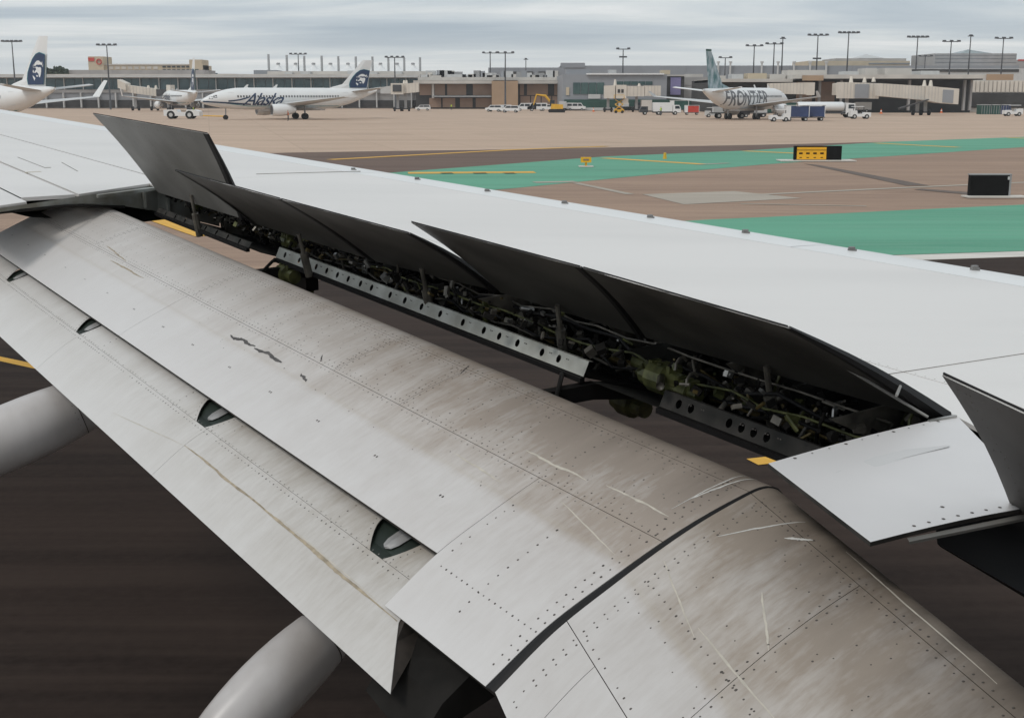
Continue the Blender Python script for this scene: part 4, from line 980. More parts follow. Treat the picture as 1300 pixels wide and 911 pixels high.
        for dx in (-.0,):
            b = MB(); b.tube([(-1.6, sd_ * 2.9, 2.4), (-1.6, sd_ * 2.9, .55)], .16, 8); lg = b.build('main_gear', B['grey'], r)
            for dy in (-.38, .38): b = MB(); b.tube([(-1.6, sd_ * 2.9 + dy - .17, .56), (-1.6, sd_ * 2.9 + dy + .17, .56)], .56, 16); b.build('wheel', B['tyre'], lg)
    b = MB(); b.tube([(nose - 4.6, 0, 2.2), (nose - 4.5, 0, .4)], .11, 8); lg = b.build('nose_gear', B['grey'], r)
    for dy in (-.24, .24): b = MB(); b.tube([(nose - 4.5, dy - .12, .42), (nose - 4.5, dy + .12, .42)], .42, 14); b.build('wheel', B['tyre'], lg)
    b = MB(); b.loft([[(x, y * w_, zc - 1.75 - d_) for x, y in ((6, .1), (4.5, 1), (-3.5, 1), (-6.5, .1), (-3.5, -1), (4.5, -1))] for w_, d_ in ((1.75, 0), (1.2, .42))]); b.build('belly_fairing', B['lgrey'], r)
    for x in (9, 3.5): b = MB(); b.hexa([(x, -.03, 5.68), (x - .7, -.03, 5.68), (x - .7, .03, 5.68), (x, .03, 5.68), (x - .7, -.03, 6.3), (x - 1.0, -.03, 6.3), (x - 1.0, .03, 6.3), (x - .7, .03, 6.3)]); b.build('antenna', B['white'], r)
    # fin
    ft = fin_top; F0 = [(tail + 10.6, 5.55), (tail + 7.0, 6.35), (tail + 2.7, ft), (tail + .75, ft), (tail + 2.0, 5.6)]
    def xz_le(z): return pl([5.55, 6.35, ft], [tail + 10.6, tail + 7.0, tail + 2.7], z)
    def xz_te(z): return lerp(tail + 2.0, tail + .75, (z - 5.6) / (ft - 5.6))
    b = MB(); rings = []
    for z in (5.3, 5.9, 6.4, 8.5, ft):
        l_, t_ = xz_le(max(z, 5.56)), xz_te(z); h = .17 if z < ft else .08; rings.append([(l_, 0, z), (lerp(l_, t_, .3), h, z), (t_, 0, z), (lerp(l_, t_, .3), -h, z)])
    b.loft(rings); b.build('fin', W_ if livery == 'a' else B['fint'], r)
    for sd_ in (1, -1):
        if livery == 'a':
            z0, z1 = 5.75, 5.75 + (ft - 5.75) * .66
            def em(u_, v_, e_=.19):
                z = lerp(z0, z1, v_); te = xz_te(z) + .12; le = min(xz_le(z) - .25, te + 3.9); le = te + 4.3 * (1 - .30 * v_) * (1 - .12 * (1 - v_)); 
                return (lerp(le, te, u_), sd_ * e_, z)
            ol = [(.12, 0), (.02, .18), (0, .38), (.06, .60), (.16, .80), (.34, .95), (.58, 1.0), (.98, .93), (.99, .5), (.99, .0)]
            b = MB(); b.add([em(.5 + (u_ - .5) * 1.04 - .015, v_ * 1.02, .176) for u_, v_ in ol], [tuple(range(len(ol)))]); b.build('emblem_teal_edge', B['teal'], r)
            b = MB(); b.add([em(u_, v_) for u_, v_ in ol], [tuple(range(len(ol)))]); eb = b.build('tail_emblem', B['navy'], r)
            b = MB()
            for poly in FACE: b.add([em(u_, v_, .205) for u_, v_ in poly], [tuple(range(len(poly)))])
            b.build('emblem_face', B['white'], eb, kind='stuff')
    if livery == 'a':
        for sd_ in (-1, 1):
            x0 = nose - Lf * (.195 if sd_ > 0 else .36)
            # reads left to right seen from that side
            fx = (lambda X: nose - Lf * .215 - X) if sd_ > 0 else (lambda X: nose - Lf * .215 - 7.6 + X)
            text_mesh('lettering', 'Alaska', 3.2, B['navy'], r, lambda X, Y_: onf(fx(X), Y_ * .98 - 1.15, sd_, .03), shear=.62, ls=.86, bold=.018)
            b = MB(); dx = -1 if sd_ > 0 else 1; bx = (nose - Lf * .215) if sd_ > 0 else (nose - Lf * .215 - 7.6)
            b.grid([[onf(bx + dx * X, h + w_ * .12, sd_, .03) for X, h in ((-2.6, -.42), (-1.6, -.34), (-.6, -.20), (.4, .05), (1.2, .30))] for w_ in (1, -1)]); b.build('lettering_swash', B['navy'], r)
    else:
        text_mesh('lettering', 'FRONTIER', 3.4, B['frontier'], r, lambda X, Y_: onf(tail + 5.6 + X * .97, Y_ * 1.1 - 1.15, -1, .03), ls=1.02, bold=.06)
        text_mesh('lettering', 'FRONTIER', 3.4, B['frontier'], r, lambda X, Y_: onf(nose - 6 - X * .97, Y_ * 1.1 - 1.15, 1, .03), ls=1.02, bold=.06)
        b = MB(); b.add([(xz_le(z) + .01, 0, z) for z in (5.6, 5.9)] , []) 
        b = MB(); b.loft([[(xz_le(z), 0, z), (lerp(xz_le(z), xz_te(z), .3), .1, z), (xz_te(z), 0, z), (lerp(xz_le(z), xz_te(z), .3), -.1, z)] for z in (ft + .005, ft + .35)]); b.build('fin_cap', B['dgreen'], r)
    return r
def place(o, x, y, rz): o.location = (x, y, 0); o.rotation_euler = (0, 0, R(rz))
# centre airliner: nose to the left and a little nearer
a1 = airliner('parked_airliner', 'white airliner seen whole, dark script lettering on its side, nose to the left', 'a', fin_top=10.9, wlet=.05, Lf=34.0)
Y1 = 240.; place(a1, px(370, Y1), Y1, 180 + 27)
a1b = airliner('parked_airliner', 'airliner cut by the left edge, only its tail and rear fuselage in view', 'a', fin_top=11.9)
Y2 = 168.; place(a1b, px(64, Y2) - 17.8 * math.cos(R(35)), Y2 + 17.8 * math.sin(R(35)), 180 - 35)
a3 = airliner('parked_airliner', 'distant white airliner at the gate behind the nose of the lettered one', 'a', fin_top=14.0)
Y3 = 345.; place(a3, px(252, Y3) - 8, Y3 + 12, 180 - 62)
a4 = airliner('parked_airliner', 'white airliner with large grey capitals and a blue grey tail at the right gate', 'f', fin_top=11.9, wlet=.9)
Y4 = 238.; place(a4, px(948, Y4), Y4, 52)

# ---------------------------------------------------------------- buildings
def building(name, label, x0, x1, ytop, Y, dep, m, cat='building'):
    X0, X1, Z1 = px(x0, Y), px(x1, Y), zx(ytop, Y)
    t = new_thing(name, ((X0 + X1) / 2, Y, 0), label=label, cat=cat)
    b = MB(); b.box(X0, X1, Y, Y + dep, 0, Z1); b.build('wall', m, t); t['Y'] = Y; return t
def bpart(t, name, x0, x1, y0, y1, m, proud=.25, dep=.3, Y=None, **k):
    Y = (Y or t['Y']) ; b = MB(); b.box(px(x0, Y), px(x1, Y), Y - proud, Y - proud + dep, max(0.01, zx(y1, Y)), zx(y0, Y)); return b.build(name, m, t, **k)
def brow(t, name, x0, x1, n, y0, y1, m, gap=.1, **k):
    w_ = (x1 - x0) / n
    for i in range(n): bpart(t, name, x0 + w_ * (i + gap / 2), x0 + w_ * (i + 1 - gap / 2), y0, y1, m, **k)
# left glass concourse
Yc = 430.
t = building('glass_concourse', 'long glass fronted terminal concourse behind the lettered airliner', -60, 532, 98, Yc, 40, B['concd'])
bpart(t, 'roof_slab', -62, 534, 94.5, 99, B['conc'], 3, 46); bpart(t, 'roof_fascia', -60, 532, 96.5, 98.6, B['lgrey'], 3.4, .3)
brow(t, 'window_pane', -60, 532, 49, 100, 113.5, B['tglass'], .06, proud=.5)
for x in range(-60, 535, 24): bpart(t, 'mullion', x - .5, x + .5, 99, 114, B['lgrey'], .9)
bpart(t, 'lower_band', -60, 532, 114, 118, B['concd'], .8, 1.5); bpart(t, 'lower_band', -60, 300, 118.5, 127, B['greyw'], .4); bpart(t, 'ground_shade_sheet', -60, 532, 127.5, 136.2, B['shade'], .5)  # last sheet is dark to stand in for shade at ground level
for x in range(-50, 530, 22): bpart(t, 'column', x, x + 1.6, 118, 137, B['lgrey'], 1.6, 1)
bpart(t, 'upper_block', 335, 545, 90, 96, B['conc'], -8, 12); bpart(t, 'plant_screen', 316, 345, 88.5, 94, B['slate'], -10, 12)
for i, x in enumerate((360, 380, 440, 466, 500, 540)): bpart(t, 'roof_plant', x, x + 9 + 3 * (i % 2), 91.5 - (i % 3), 95, B['lgrey'], -4, 6)
# masts and tent cones
ORD = ['leftmost', 'second from left', 'third from left', 'fourth from left', 'fifth from left', 'sixth from left', 'seventh from left', 'eighth from left', 'ninth from left', 'rightmost']
for i, (x, y) in enumerate(((343, 69), (366, 70), (388, 71), (410, 71), (431, 71.5), (453, 72), (474, 72), (494, 72.5), (514, 73), (534, 73))):
    Y = 470.; b = MB(); b.tube([(px(x, Y), Y, zx(98, Y)), (px(x, Y), Y, zx(y, Y))], .42, 10)
    b.tube([(px(x, Y), Y, zx(98, Y)), (px(x, Y), Y, 0)], .5, 8); o = b.build('roof_mast', B['grey'], None, smooth=True)
    tag(o, ORD[i] + ' in the row of ten grey cylindrical masts above the glass concourse', 'mast', 'masts above the glass concourse')
for i, x in enumerate((355, 377, 399.5, 421, 443, 484, 505, 525)):
    Y = 480.; cx, z0, z1 = px(x, Y), zx(91, Y), zx(82, Y); b = MB()
    b.loft([[(cx + math.cos(k_ * math.pi / 6) * rr, Y + math.sin(k_ * math.pi / 6) * rr, z) for k_ in range(12)] for rr, z in ((4.6, z0), (1.7, lerp(z0, z1, .35)), (.9, lerp(z0, z1, .75)), (.5, z1))])
    tt = new_thing('tent_canopy', (cx, Y, z0), label=(ORD[i] if i < 7 else 'rightmost') + ' in the row of white tented roof cones between the masts', cat='canopy', group='tent cones on the concourse roof'); b.build('canopy_fabric', B['white'], tt, smooth=True)
    b = MB(); b.tube([(cx, Y, z1), (cx, Y, z1 + .6)], [.8, .6], 10); b.build('vent_cap', B['grey'], tt)
    b = MB(); b.tube([(cx, Y, z0), (cx, Y, 0)], .3, 6); b.build('post', B['grey'], tt)
# hotel behind
Yh = 640.
t = building('hotel', 'beige hotel block with a tower at each end behind the concourse', 117, 260, 83, Yh, 18, B['cream'])
bpart(t, 'tower', 117, 136, 72, 137, B['cream'], 2, 14); bpart(t, 'tower', 244, 260, 76, 137, B['cream'], 2, 14)
brow(t, 'window', 140, 204, 8, 84.5, 88, B['conc'], .3); brow(t, 'window', 208, 244, 6, 84, 86, B['glass'], .3); brow(t, 'window', 208, 244, 6, 88, 90.5, B['glass'], .3); brow(t, 'window', 244.5, 256, 2, 88, 96, B['glass'], .2, proud=2.2)
bpart(t, 'parapet', 136, 244, 81.4, 83, B['conc'], .4, 1)
bpart(t, 'red_sign', 117.6, 125, 73.5, 78, B['red'], 2.3)
b = MB(); cx, cz = px(130.8, Yh), zx(78.8, Yh); b.tube([(cx + 1.15 * math.cos(k_ * math.pi / 8), Yh - 2.4, cz + 1.15 * math.sin(k_ * math.pi / 8)) for k_ in range(17)], .3, 5, False); b.build('round_emblem', B['red'], t)
t = building('terminal_block', 'blank grey box building between the trees and the hotel', 88, 262, 89, 560., 20, B['concd']); brow(t, 'wall_panel', 88, 262, 6, 89.6, 100, B['concd'], .02, proud=.15)
t = building('terminal_block', 'low beige and glass block right of the hotel tower', 262, 300, 94, 600., 20, B['cream']); bpart(t, 'window', 263, 278, 93, 98, B['tglass'], .3)
# trees left
def tree(name, label, x, Y, ytop, wpx, seed):
    r9 = random.Random(seed); cx = px(x, Y); zt = zx(ytop, Y); wd = wpx / FPX * Y
    t = new_thing(name, (cx, Y, 0), label=label, cat='tree')
    b = MB(); b.tube([(cx, Y, 0), (cx + .2, Y, zt * .5), (cx, Y, zt * .85)], [.5, .35, .12], 7)
    for k_ in range(6): an = r9.uniform(0, 6.28); b.tube([(cx, Y, zt * .45), (cx + math.cos(an) * wd * .3, Y + math.sin(an) * wd * .3, zt * r9.uniform(.6, .85))], [.2, .06], 5)
    b.build('trunk', B['bark'], t); b = MB()
    cl = [(cx + r9.gauss(0, wd * .25), Y + r9.gauss(0, wd * .25), zt * r9.uniform(.62, .93), r9.uniform(.12, .24) * wd) for _ in range(13)]
    for c_ in cl:
        for _ in range(110):
            d_ = Vector((r9.gauss(0, 1), r9.gauss(0, 1), r9.gauss(0, .8))).normalized() * c_[3] * r9.uniform(.5, 1.1); p = Vector(c_[:3]) + d_
            u_ = Vector((r9.gauss(0, 1), r9.gauss(0, 1), r9.gauss(0, 1))).normalized() * .5; v_ = u_.cross(Vector((r9.gauss(0, 1), r9.gauss(0, 1), r9.gauss(0, 1)))).normalized() * .4
            b.add([p - u_, p + v_, p + u_, p - v_], [(0, 1, 2, 3)])
    b.build('crown', B['leaf'], t, kind='stuff'); return t
for i, (x, yt, w_, lab) in enumerate(((62, 84, 12, 'small dark tree just right of the cut off tail'), (70, 86, 11, 'low dark tree second from the cut off tail'), (77, 80, 15, 'tallest dark tree behind the concourse roof'), (85, 85, 10, 'small dark tree nearest the grey box building'))): tree('dark_tree', lab, x, 560., yt, w_, i)
# central brown concourse
Yb = 415.
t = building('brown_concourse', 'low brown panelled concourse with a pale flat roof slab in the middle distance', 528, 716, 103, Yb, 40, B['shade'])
bpart(t, 'roof_slab', 526, 626, 102.5, 106.5, B['conc'], 3, 46); bpart(t, 'roof_slab', 657, 716, 102.5, 106.5, B['conc'], 3, 46); bpart(t, 'roof_deck', 530, 716, 98, 102, B['conc'], -3, 30)
for x0, x1 in ((533, 548), (552, 565), (568, 592), (600.5, 624.5)): bpart(t, 'brown_wall_panel', x0, x1, 107, 121, B['brown'], .4)
for x0, x1 in ((660, 665), (669, 695.5), (703.5, 714)): bpart(t, 'brown_wall_panel', x0, x1, 107, 121, B['brown'], .4)
bpart(t, 'tan_wall_block', 624.5, 657.5, 103, 137, B['tanw'], 3.6, 5); bpart(t, 'ledge', 550, 624, 121.5, 123.5, B['grey'], 3, 3)
for x0, x1 in ((545, 560), (562, 578), (584, 600), (604, 624)): bpart(t, 'lower_wall_panel', x0, x1, 124.5, 136.5, B['brown'], .4)
bpart(t, 'white_downpipe', 548.6, 551.5, 107, 125, B['conc'], 1, .6)
brow(t, 'lower_wall_panel', 660, 714, 4, 122, 136.5, B['brown'], .1)
for i, (x, w_, y) in enumerate(((545, 14, 95.5), (566, 20, 94), (580, 12, 97), (590, 26, 96), (618, 12, 92), (628, 8, 98), (645, 16, 96.5), (668, 30, 98.5))): bpart(t, 'roof_plant', x, x + w_, y, 102, (B['conc'], B['lgrey'], B['concd'])[i % 3], -6 - i, 6)
t = building('grey_hall', 'long grey sloped roof hall behind the brown concourse', 620, 716, 86, 520., 30, B['slate'])
brow(t, 'dark_window', 648, 712, 4, 91, 94, B['shade'], .4)
b = MB(); 
# grey modern gate building
Yg = 372.
t = building('grey_gate_building', 'grey clad gate building with a wide green tinted window band', 714, 846, 94.5, Yg, 50, B['greyw'])
brow(t, 'window_pane', 727, 767, 4, 105, 119.5, B['tglass2'], .08); brow(t, 'window_pane', 782, 828, 5, 103.5, 108, B['tglass2'], .08); bpart(t, 'white_coping', 744, 842, 93.2, 95, B['white'], .8, 2)
bpart(t, 'dark_green_screen', 716, 905, 126.5, 137.5, B['green'], 1.0, .5); bpart(t, 'white_kerb_wall', 714, 780, 136.8, 140, B['lgrey'], 1.3, .4); bpart(t, 'poster_board', 746.5, 762, 119.8, 125.5, B['lgrey'], .5); bpart(t, 'side_opening', 718.5, 722.5, 111, 121, B['cream'], .3)
for x in (762, 780, 790, 828): bpart(t, 'vertical_joint', x, x + .35, 95.5, 126, B['grey'], .08, .1)
bpart(t, 'roof_box', 720, 752, 88, 95, B['greyw'], -6, 10); bpart(t, 'roof_box', 774, 783, 88.5, 94, B['lgrey'], -3, 6); bpart(t, 'roof_box', 840, 851, 89, 94.5, B['cream'], -2, 5)
t = building('purple_bay', 'narrow bay with a lavender wall panel beside the grey gate building', 846, 868, 96.5, 385., 20, B['shade']); bpart(t, 'lavender_panel', 850.5, 863.5, 98, 120.5, B['purple'], .3); bpart(t, 'pale_cap', 845, 868, 95, 97, B['conc'], .6, 20)
t = building('concrete_annex', 'plain grey concrete annex left of the lettered tail', 867, 905, 98, 395., 20, B['concd']); bpart(t, 'roof_box', 872, 893, 94, 98, B['conc'], -2, 6); bpart(t, 'horizontal_joint', 867, 905, 108, 108.4, B['grey'], .1, .1)
# long hangar roof behind
t = building('long_hangar', 'very long grey hangar roof line behind the gates', 712, 1290, 83.5, 640., 40, B['slate'])
for x in range(720, 1290, 30): bpart(t, 'roof_seam', x, x + .4, 84, 96, B['greyw'], .15, .2)
bpart(t, 'roof_hump', 712, 742, 80, 86, B['slate'], .5, 10)
# right terminal
Yr = 330.
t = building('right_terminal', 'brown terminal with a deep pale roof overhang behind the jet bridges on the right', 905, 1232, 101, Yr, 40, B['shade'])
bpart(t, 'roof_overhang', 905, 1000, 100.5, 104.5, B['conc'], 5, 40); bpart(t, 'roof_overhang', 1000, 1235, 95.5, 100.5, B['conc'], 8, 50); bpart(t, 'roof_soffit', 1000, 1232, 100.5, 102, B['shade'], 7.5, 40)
bpart(t, 'tan_fascia_panel', 1008, 1034, 96.5, 103, B['tanw'], 8.4, .3); bpart(t, 'tan_fascia_panel', 1235, 1268, 95, 102.5, B['tanw'], 8.4, .3)
for x0, x1 in ((1040, 1058), (1010, 1030)): bpart(t, 'brown_wall_panel', x0, x1, 104, 136, B['brown'], .5)
bpart(t, 'tan_wall_panel', 1034, 1058, 121, 137, B['brown'], 1)
for x in (1033, 1060, 1145, 1214, 1222): bpart(t, 'column', x, x + 2.6, 102, 140, B['concd'], 5, 1)
for i, (x, w_, y) in enumerate(((1005, 50, 88.5), (1080, 16, 90), (1105, 14, 86), (1130, 34, 86), (1176, 24, 89.5))): bpart(t, 'roof_plant', x, x + w_, y, 96, (B['conc'], B['lgrey'], B['conc'])[i % 3], -6, 8)
for i, (x, w_, y) in enumerate(((912, 10, 96), (930, 14, 94), (950, 24, 93), (978, 20, 94))): bpart(t, 'roof_plant', x, x + w_, y, 101, (B['conc'], B['lgrey'], B['cream'])[i % 3], -2, 6)
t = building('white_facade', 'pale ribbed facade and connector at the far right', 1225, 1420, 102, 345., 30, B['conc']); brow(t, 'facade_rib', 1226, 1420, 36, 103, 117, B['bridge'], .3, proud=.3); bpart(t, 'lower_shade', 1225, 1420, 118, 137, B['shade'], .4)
t = building('long_white_deck', 'grey multi level deck with a dark strip window at the right horizon', 1150, 1440, 87, 470., 40, B['lgrey']); bpart(t, 'dark_strip', 1152, 1290, 88, 91.5, B['shade'], .3); 
t = building('beige_hall', 'beige hall with a flat stepped roof under a low pyramid', 1024, 1152, 77.5, 700., 40, B['cream']); bpart(t, 'roof_step', 1060, 1150, 74, 78, B['concd'], -4, 30); bpart(t, 'dark_band', 1100, 1152, 80, 81.5, B['slate'], .3)
def pyr(t, x0, x1, xm, y0, y1, Y, m):
    b = MB(); a_, c_, z0, z1, m_ = px(x0, Y), px(x1, Y), zx(y0, Y), zx(y1, Y), px(xm, Y); b.add([(a_, Y, z0), (c_, Y, z0), (c_, Y + 25, z0), (a_, Y + 25, z0), (m_, Y + 12, z1)], [(0, 1, 4), (1, 2, 4), (2, 3, 4), (3, 0, 4), (0, 3, 2, 1)]); b.build('pyramid_roof', m, t)
pyr(t, 1088, 1120, 1104, 74, 68, 704., B['lgrey'])
t = building('grey_hall', 'tall grey hall with a low green pyramid on its roof at the right', 1183, 1286, 68, 680., 40, B['concd']); pyr(t, 1215, 1256, 1234, 68, 62, 684., B['tglass2'])
for y in (70, 74, 79): bpart(t, 'cladding_line', 1183, 1286, y, y + .4, B['slate'], .2, .2)
t = building('low_block', 'distant low block with a red stripe at the right edge', 1286, 1330, 76, 690., 20, B['concd']); bpart(t, 'red_stripe', 1288, 1330, 75.5, 77.5, B['red'], .3)
for i, x in enumerate((906, 921, 960, 980, 1000, 1020, 1040)):
    b = MB(); X = px(x - 30 if 0 else x, 650.); b.tube([(X, 639., 0), (X, 639., zx(78, 639.))], .5, 6); b.tube([(X, 639., zx(78, 639.)), (X, 639., zx(80, 639.))], .9, 6)
    o = b.build('roof_vent', B['lgrey'], None); tag(o, (ORD[i] if i < 6 else 'rightmost') + ' of the small pale vent stacks on the long hangar ridge', 'vent stack', 'vent stacks on the hangar ridge')

# ---------------------------------------------------------------- floodlight masts
LAMPS = [  # x, top y, base y, Y, number of heads, label
 (21, 53, 134, 400., 5, 'floodlight mast left of the cut off tail'), (140, 57.5, 130, 395., 4, 'floodlight mast standing before the beige hotel'),
 (380.5, 69, 135, 460., 4, 'floodlight mast among the concourse masts above the fuselage lettering'), (502, 73, 127, 405., 4, 'floodlight mast behind the gate bridge right of the lettered tail'),
 (622.5, 67.5, 130, 430., 3, 'left floodlight mast of the close pair over the brown concourse'), (641.5, 67.5, 124, 380., 3, 'right floodlight mast of the close pair, its pole crossing the tan wall'),
 (667.5, 75.5, 120, 500., 1, 'short single head floodlight on the grey hall roof'), (790, 62.5, 130, 400., 2, 'floodlight mast with two arms above the grey gate building'),
 (919, 73.5, 130, 420., 2, 'small floodlight mast just right of the blue grey tail'), (955, 58.5, 130, 400., 3, 'floodlight mast above the middle of the grey lettering'),
 (980, 56, 130, 390., 3, 'left floodlight mast of the pair above the lettered nose'), (990.5, 49, 130, 390., 1, 'single head floodlight mast turned edge on beside the lettered nose'),
 (1034.5, 45, 130, 385., 4, 'floodlight mast with a small lower arm left of the jet bridges'), (1073, 42, 130, 385., 5, 'tallest floodlight mast, above the left jet bridge'),
 (1160, 47.5, 130, 385., 5, 'floodlight mast above the long sloping jet bridge'), (1171, 71.5, 130, 480., 3, 'small far floodlight mast behind the sloping jet bridge'),
 (1202.5, 53, 130, 395., 3, 'floodlight mast left of the green pyramid'), (1226.5, 46, 130, 395., 1, 'edge on floodlight mast rising in front of the green pyramid'),
 (1268, 49, 130, 395., 3, 'rightmost floodlight mast above the white facade')]
for x, yt, yb, Y, nh, lab in LAMPS:
    X, Z = px(x, Y), zx(yt, Y); k = Y / 400
    t = new_thing('floodlight_mast', (X, Y, 0), label=lab, cat='light mast', group='floodlight masts around the apron')
    b = MB(); b.tube([(X, Y, 0), (X, Y, Z * .6), (X, Y, Z)], [.30, .22, .14], 8); b.build('pole', B['dgrey'], t, smooth=True)
    W2 = {1: .9, 2: 1.7, 3: 2.2, 4: 2.6, 5: 2.7}[nh]
    b = MB(); b.box(X - W2, X + W2, Y - .1, Y + .1, Z - .15, Z + .1); b.build('cross_arm', B['dgrey'], t)
    for i in range(nh):
        cx = X + (lerp(-W2, W2, i / (nh - 1)) if nh > 1 else 0); b = MB(); b.hexa([(cx - .5, Y - .7, Z - .05), (cx + .5, Y - .7, Z - .05), (cx + .5, Y + .3, Z - .1), (cx - .5, Y + .3, Z - .1), (cx - .4, Y - .6, Z + .4), (cx + .4, Y - .6, Z + .4), (cx + .4, Y + .3, Z + .5), (cx - .4, Y + .3, Z + .5)]); b.build('lamp_head', B['dgrey'], t)
    if x in (1034.5, 790): 
        z2 = zx(74.5 if x > 1000 else 72.5, Y); b = MB(); b.box(X - 1.2, X + 1.2, Y - .3, Y + .3, z2 - .2, z2 + .25); b.build('lower_arm', B['dgrey'], t)

# ---------------------------------------------------------------- jet bridges
def jetbridge(label, segs, Y, legs, rot=None, caps=()):
    X0 = px(segs[0][0], Y); t = new_thing('jet_bridge', (X0, Y, 0), label=label, cat='jet bridge')
    for (x0, x1, y0a, y0b, y1a, y1b, dep, nm, m) in segs:
        z = lambda y: zx(y, Y); b = MB()
        b.hexa([(px(x0, Y), Y - dep / 2, z(y1a)), (px(x1, Y), Y - dep / 2, z(y1b)), (px(x1, Y), Y + dep / 2, z(y1b)), (px(x0, Y), Y + dep / 2, z(y1a)), (px(x0, Y), Y - dep / 2, z(y0a)), (px(x1, Y), Y - dep / 2, z(y0b)), (px(x1, Y), Y + dep / 2, z(y0b)), (px(x0, Y), Y + dep / 2, z(y0a))])
        b.build(nm, m, t)
        if nm == 'tunnel':
            n_ = max(3, int((x1 - x0) / 4))
            for i in range(1, n_):
                u_ = i / n_; xx = lerp(x0, x1, u_); b = MB(); b.box(px(xx, Y) - .06, px(xx, Y) + .06, Y - dep / 2 - .08, Y - dep / 2, z(lerp(y1a, y1b, u_)), z(lerp(y0a, y0b, u_))); b.build('tunnel_rib', B['conc'], t)
    for x, y in legs:
        b = MB(); b.box(px(x, Y) - .35, px(x, Y) + .35, Y - .3, Y + .3, .8, zx(y, Y)); lg = b.build('leg', B['grey'], t)
        for s_ in (-1, 1): b = MB(); b.tube([(px(x, Y) + s_ * .9 - .25, Y, .6), (px(x, Y) + s_ * .9 + .25, Y, .6)], .6, 12); b.build('wheel', B['tyre'], lg)
        b = MB(); b.box(px(x, Y) - 1.3, px(x, Y) + 1.3, Y - .2, Y + .2, .5, .9); b.build('axle_beam', B['dgrey'], lg)
    for x, y0, y1 in caps: b = MB(); b.tube([(px(x, Y), Y, zx(y1, Y)), (px(x, Y), Y, zx(y0, Y))], [.5, .25], 6); b.build('light_post', B['bridge'], t)
    return t
BR = B['bridge']
jetbridge('beige jet bridge sloping down towards the distant airliner on the left', [(154, 164, 101, 106, 112, 115, 5, 'rotunda', BR), (160, 201, 107.5, 113, 117, 122.5, 3.4, 'tunnel', BR), (201, 216, 113.5, 113.5, 122, 122, 3, 'dark_bellows', B['dgrey']), (215, 220, 108, 108, 125, 125, 5, 'cab', BR)], 370., [(196, 122), (172, 118)], caps=((189.5, 108.5, 112), (199, 108.5, 113), (217.5, 108, 110)))
jetbridge('square ended gate bridge beside the lettered tail', [(497.5, 513, 106, 106, 120, 120, 5, 'cab', BR), (500, 511, 107.8, 107.8, 116.5, 116.5, 5.4, 'cab_opening', B['dgrey']), (512, 532, 106.5, 105, 119, 117, 3.4, 'tunnel', BR), (484, 498, 111, 109, 119, 119, 3, 'service_stair', B['lgrey'])], 355., [(505, 120), (515, 119)], caps=((513.5, 102, 108), (516.5, 102, 108)))
jetbridge('beige jet bridge in front of the grey gate building', [(767, 780, 109, 108.5, 125, 125, 4, 'cab', BR), (781, 794, 108, 108, 125, 125, 4.6, 'cab', BR), (783, 786, 113.5, 113.5, 118, 118, 4.8, 'cab_window', B['shade']), (787.5, 790.5, 113.5, 113.5, 118, 118, 4.8, 'cab_window', B['shade']), (794, 817, 109.5, 109.5, 122.5, 122.5, 3.6, 'tunnel', BR), (817.5, 837.5, 109, 109, 122, 122, 3.9, 'tunnel', BR), (814, 827, 127, 127, 140, 140, 3, 'lift_enclosure', B['conc']), (790, 797, 125, 125, 132, 132, 3, 'lower_box', BR)], 340., [(772, 125), (808, 122)], caps=((780.5, 101, 109), (811, 106, 110)))
jetbridge('long beige jet bridge behind the lettered nose', [(975, 1021, 106, 105, 119, 120, 4, 'tunnel', BR), (1021, 1031, 105, 105, 121, 121, 4.2, 'cab', BR), (1058, 1066, 106, 105, 121, 121, 4, 'cab', BR)], 318., [(1016, 120)])
jetbridge('beige jet bridge with a grey roller door left of the sloping one', [(1064, 1112, 104.5, 106, 125, 125.5, 4, 'tunnel', BR), (1081.5, 1099, 107, 107, 125, 125, 4.3, 'roller_door', B['greyw']), (1108, 1113, 107, 107, 121, 121, 4.3, 'dark_bellows', B['dgrey'])], 292., [(1075, 125)], caps=((1079, 97, 105), (1096, 98, 105), (1107.5, 98, 104)))
jetbridge('longest jet bridge sloping down to the right with an open grey end', [(1113, 1173, 106, 110, 122, 127.5, 4, 'tunnel', BR), (1170, 1190, 109, 111, 127.5, 131, 4.6, 'tunnel', BR), (1190, 1212, 111, 113, 131, 132.5, 4.8, 'cab', BR), (1191.5, 1205, 114, 114.5, 130, 131, 5, 'roller_door', B['greyw'])], 286., [(1165, 127), (1175, 128)], caps=((1172, 102, 110), (1180, 102, 110)))
b = MB(); Y = 283.
b.hexa([(px(1142, Y), Y - .8, zx(139, Y)), (px(1178, Y), Y - .8, zx(127, Y)), (px(1178, Y), Y + .8, zx(127, Y)), (px(1142, Y), Y + .8, zx(139, Y)), (px(1142, Y), Y - .8, zx(137, Y)), (px(1178, Y), Y - .8, zx(126, Y)), (px(1178, Y), Y + .8, zx(126, Y)), (px(1142, Y), Y + .8, zx(137, Y))]); o = b.build('boarding_stair', B['dgrey'], None); tag(o, 'dark sloping service stair under the sloping jet bridge', 'stair')

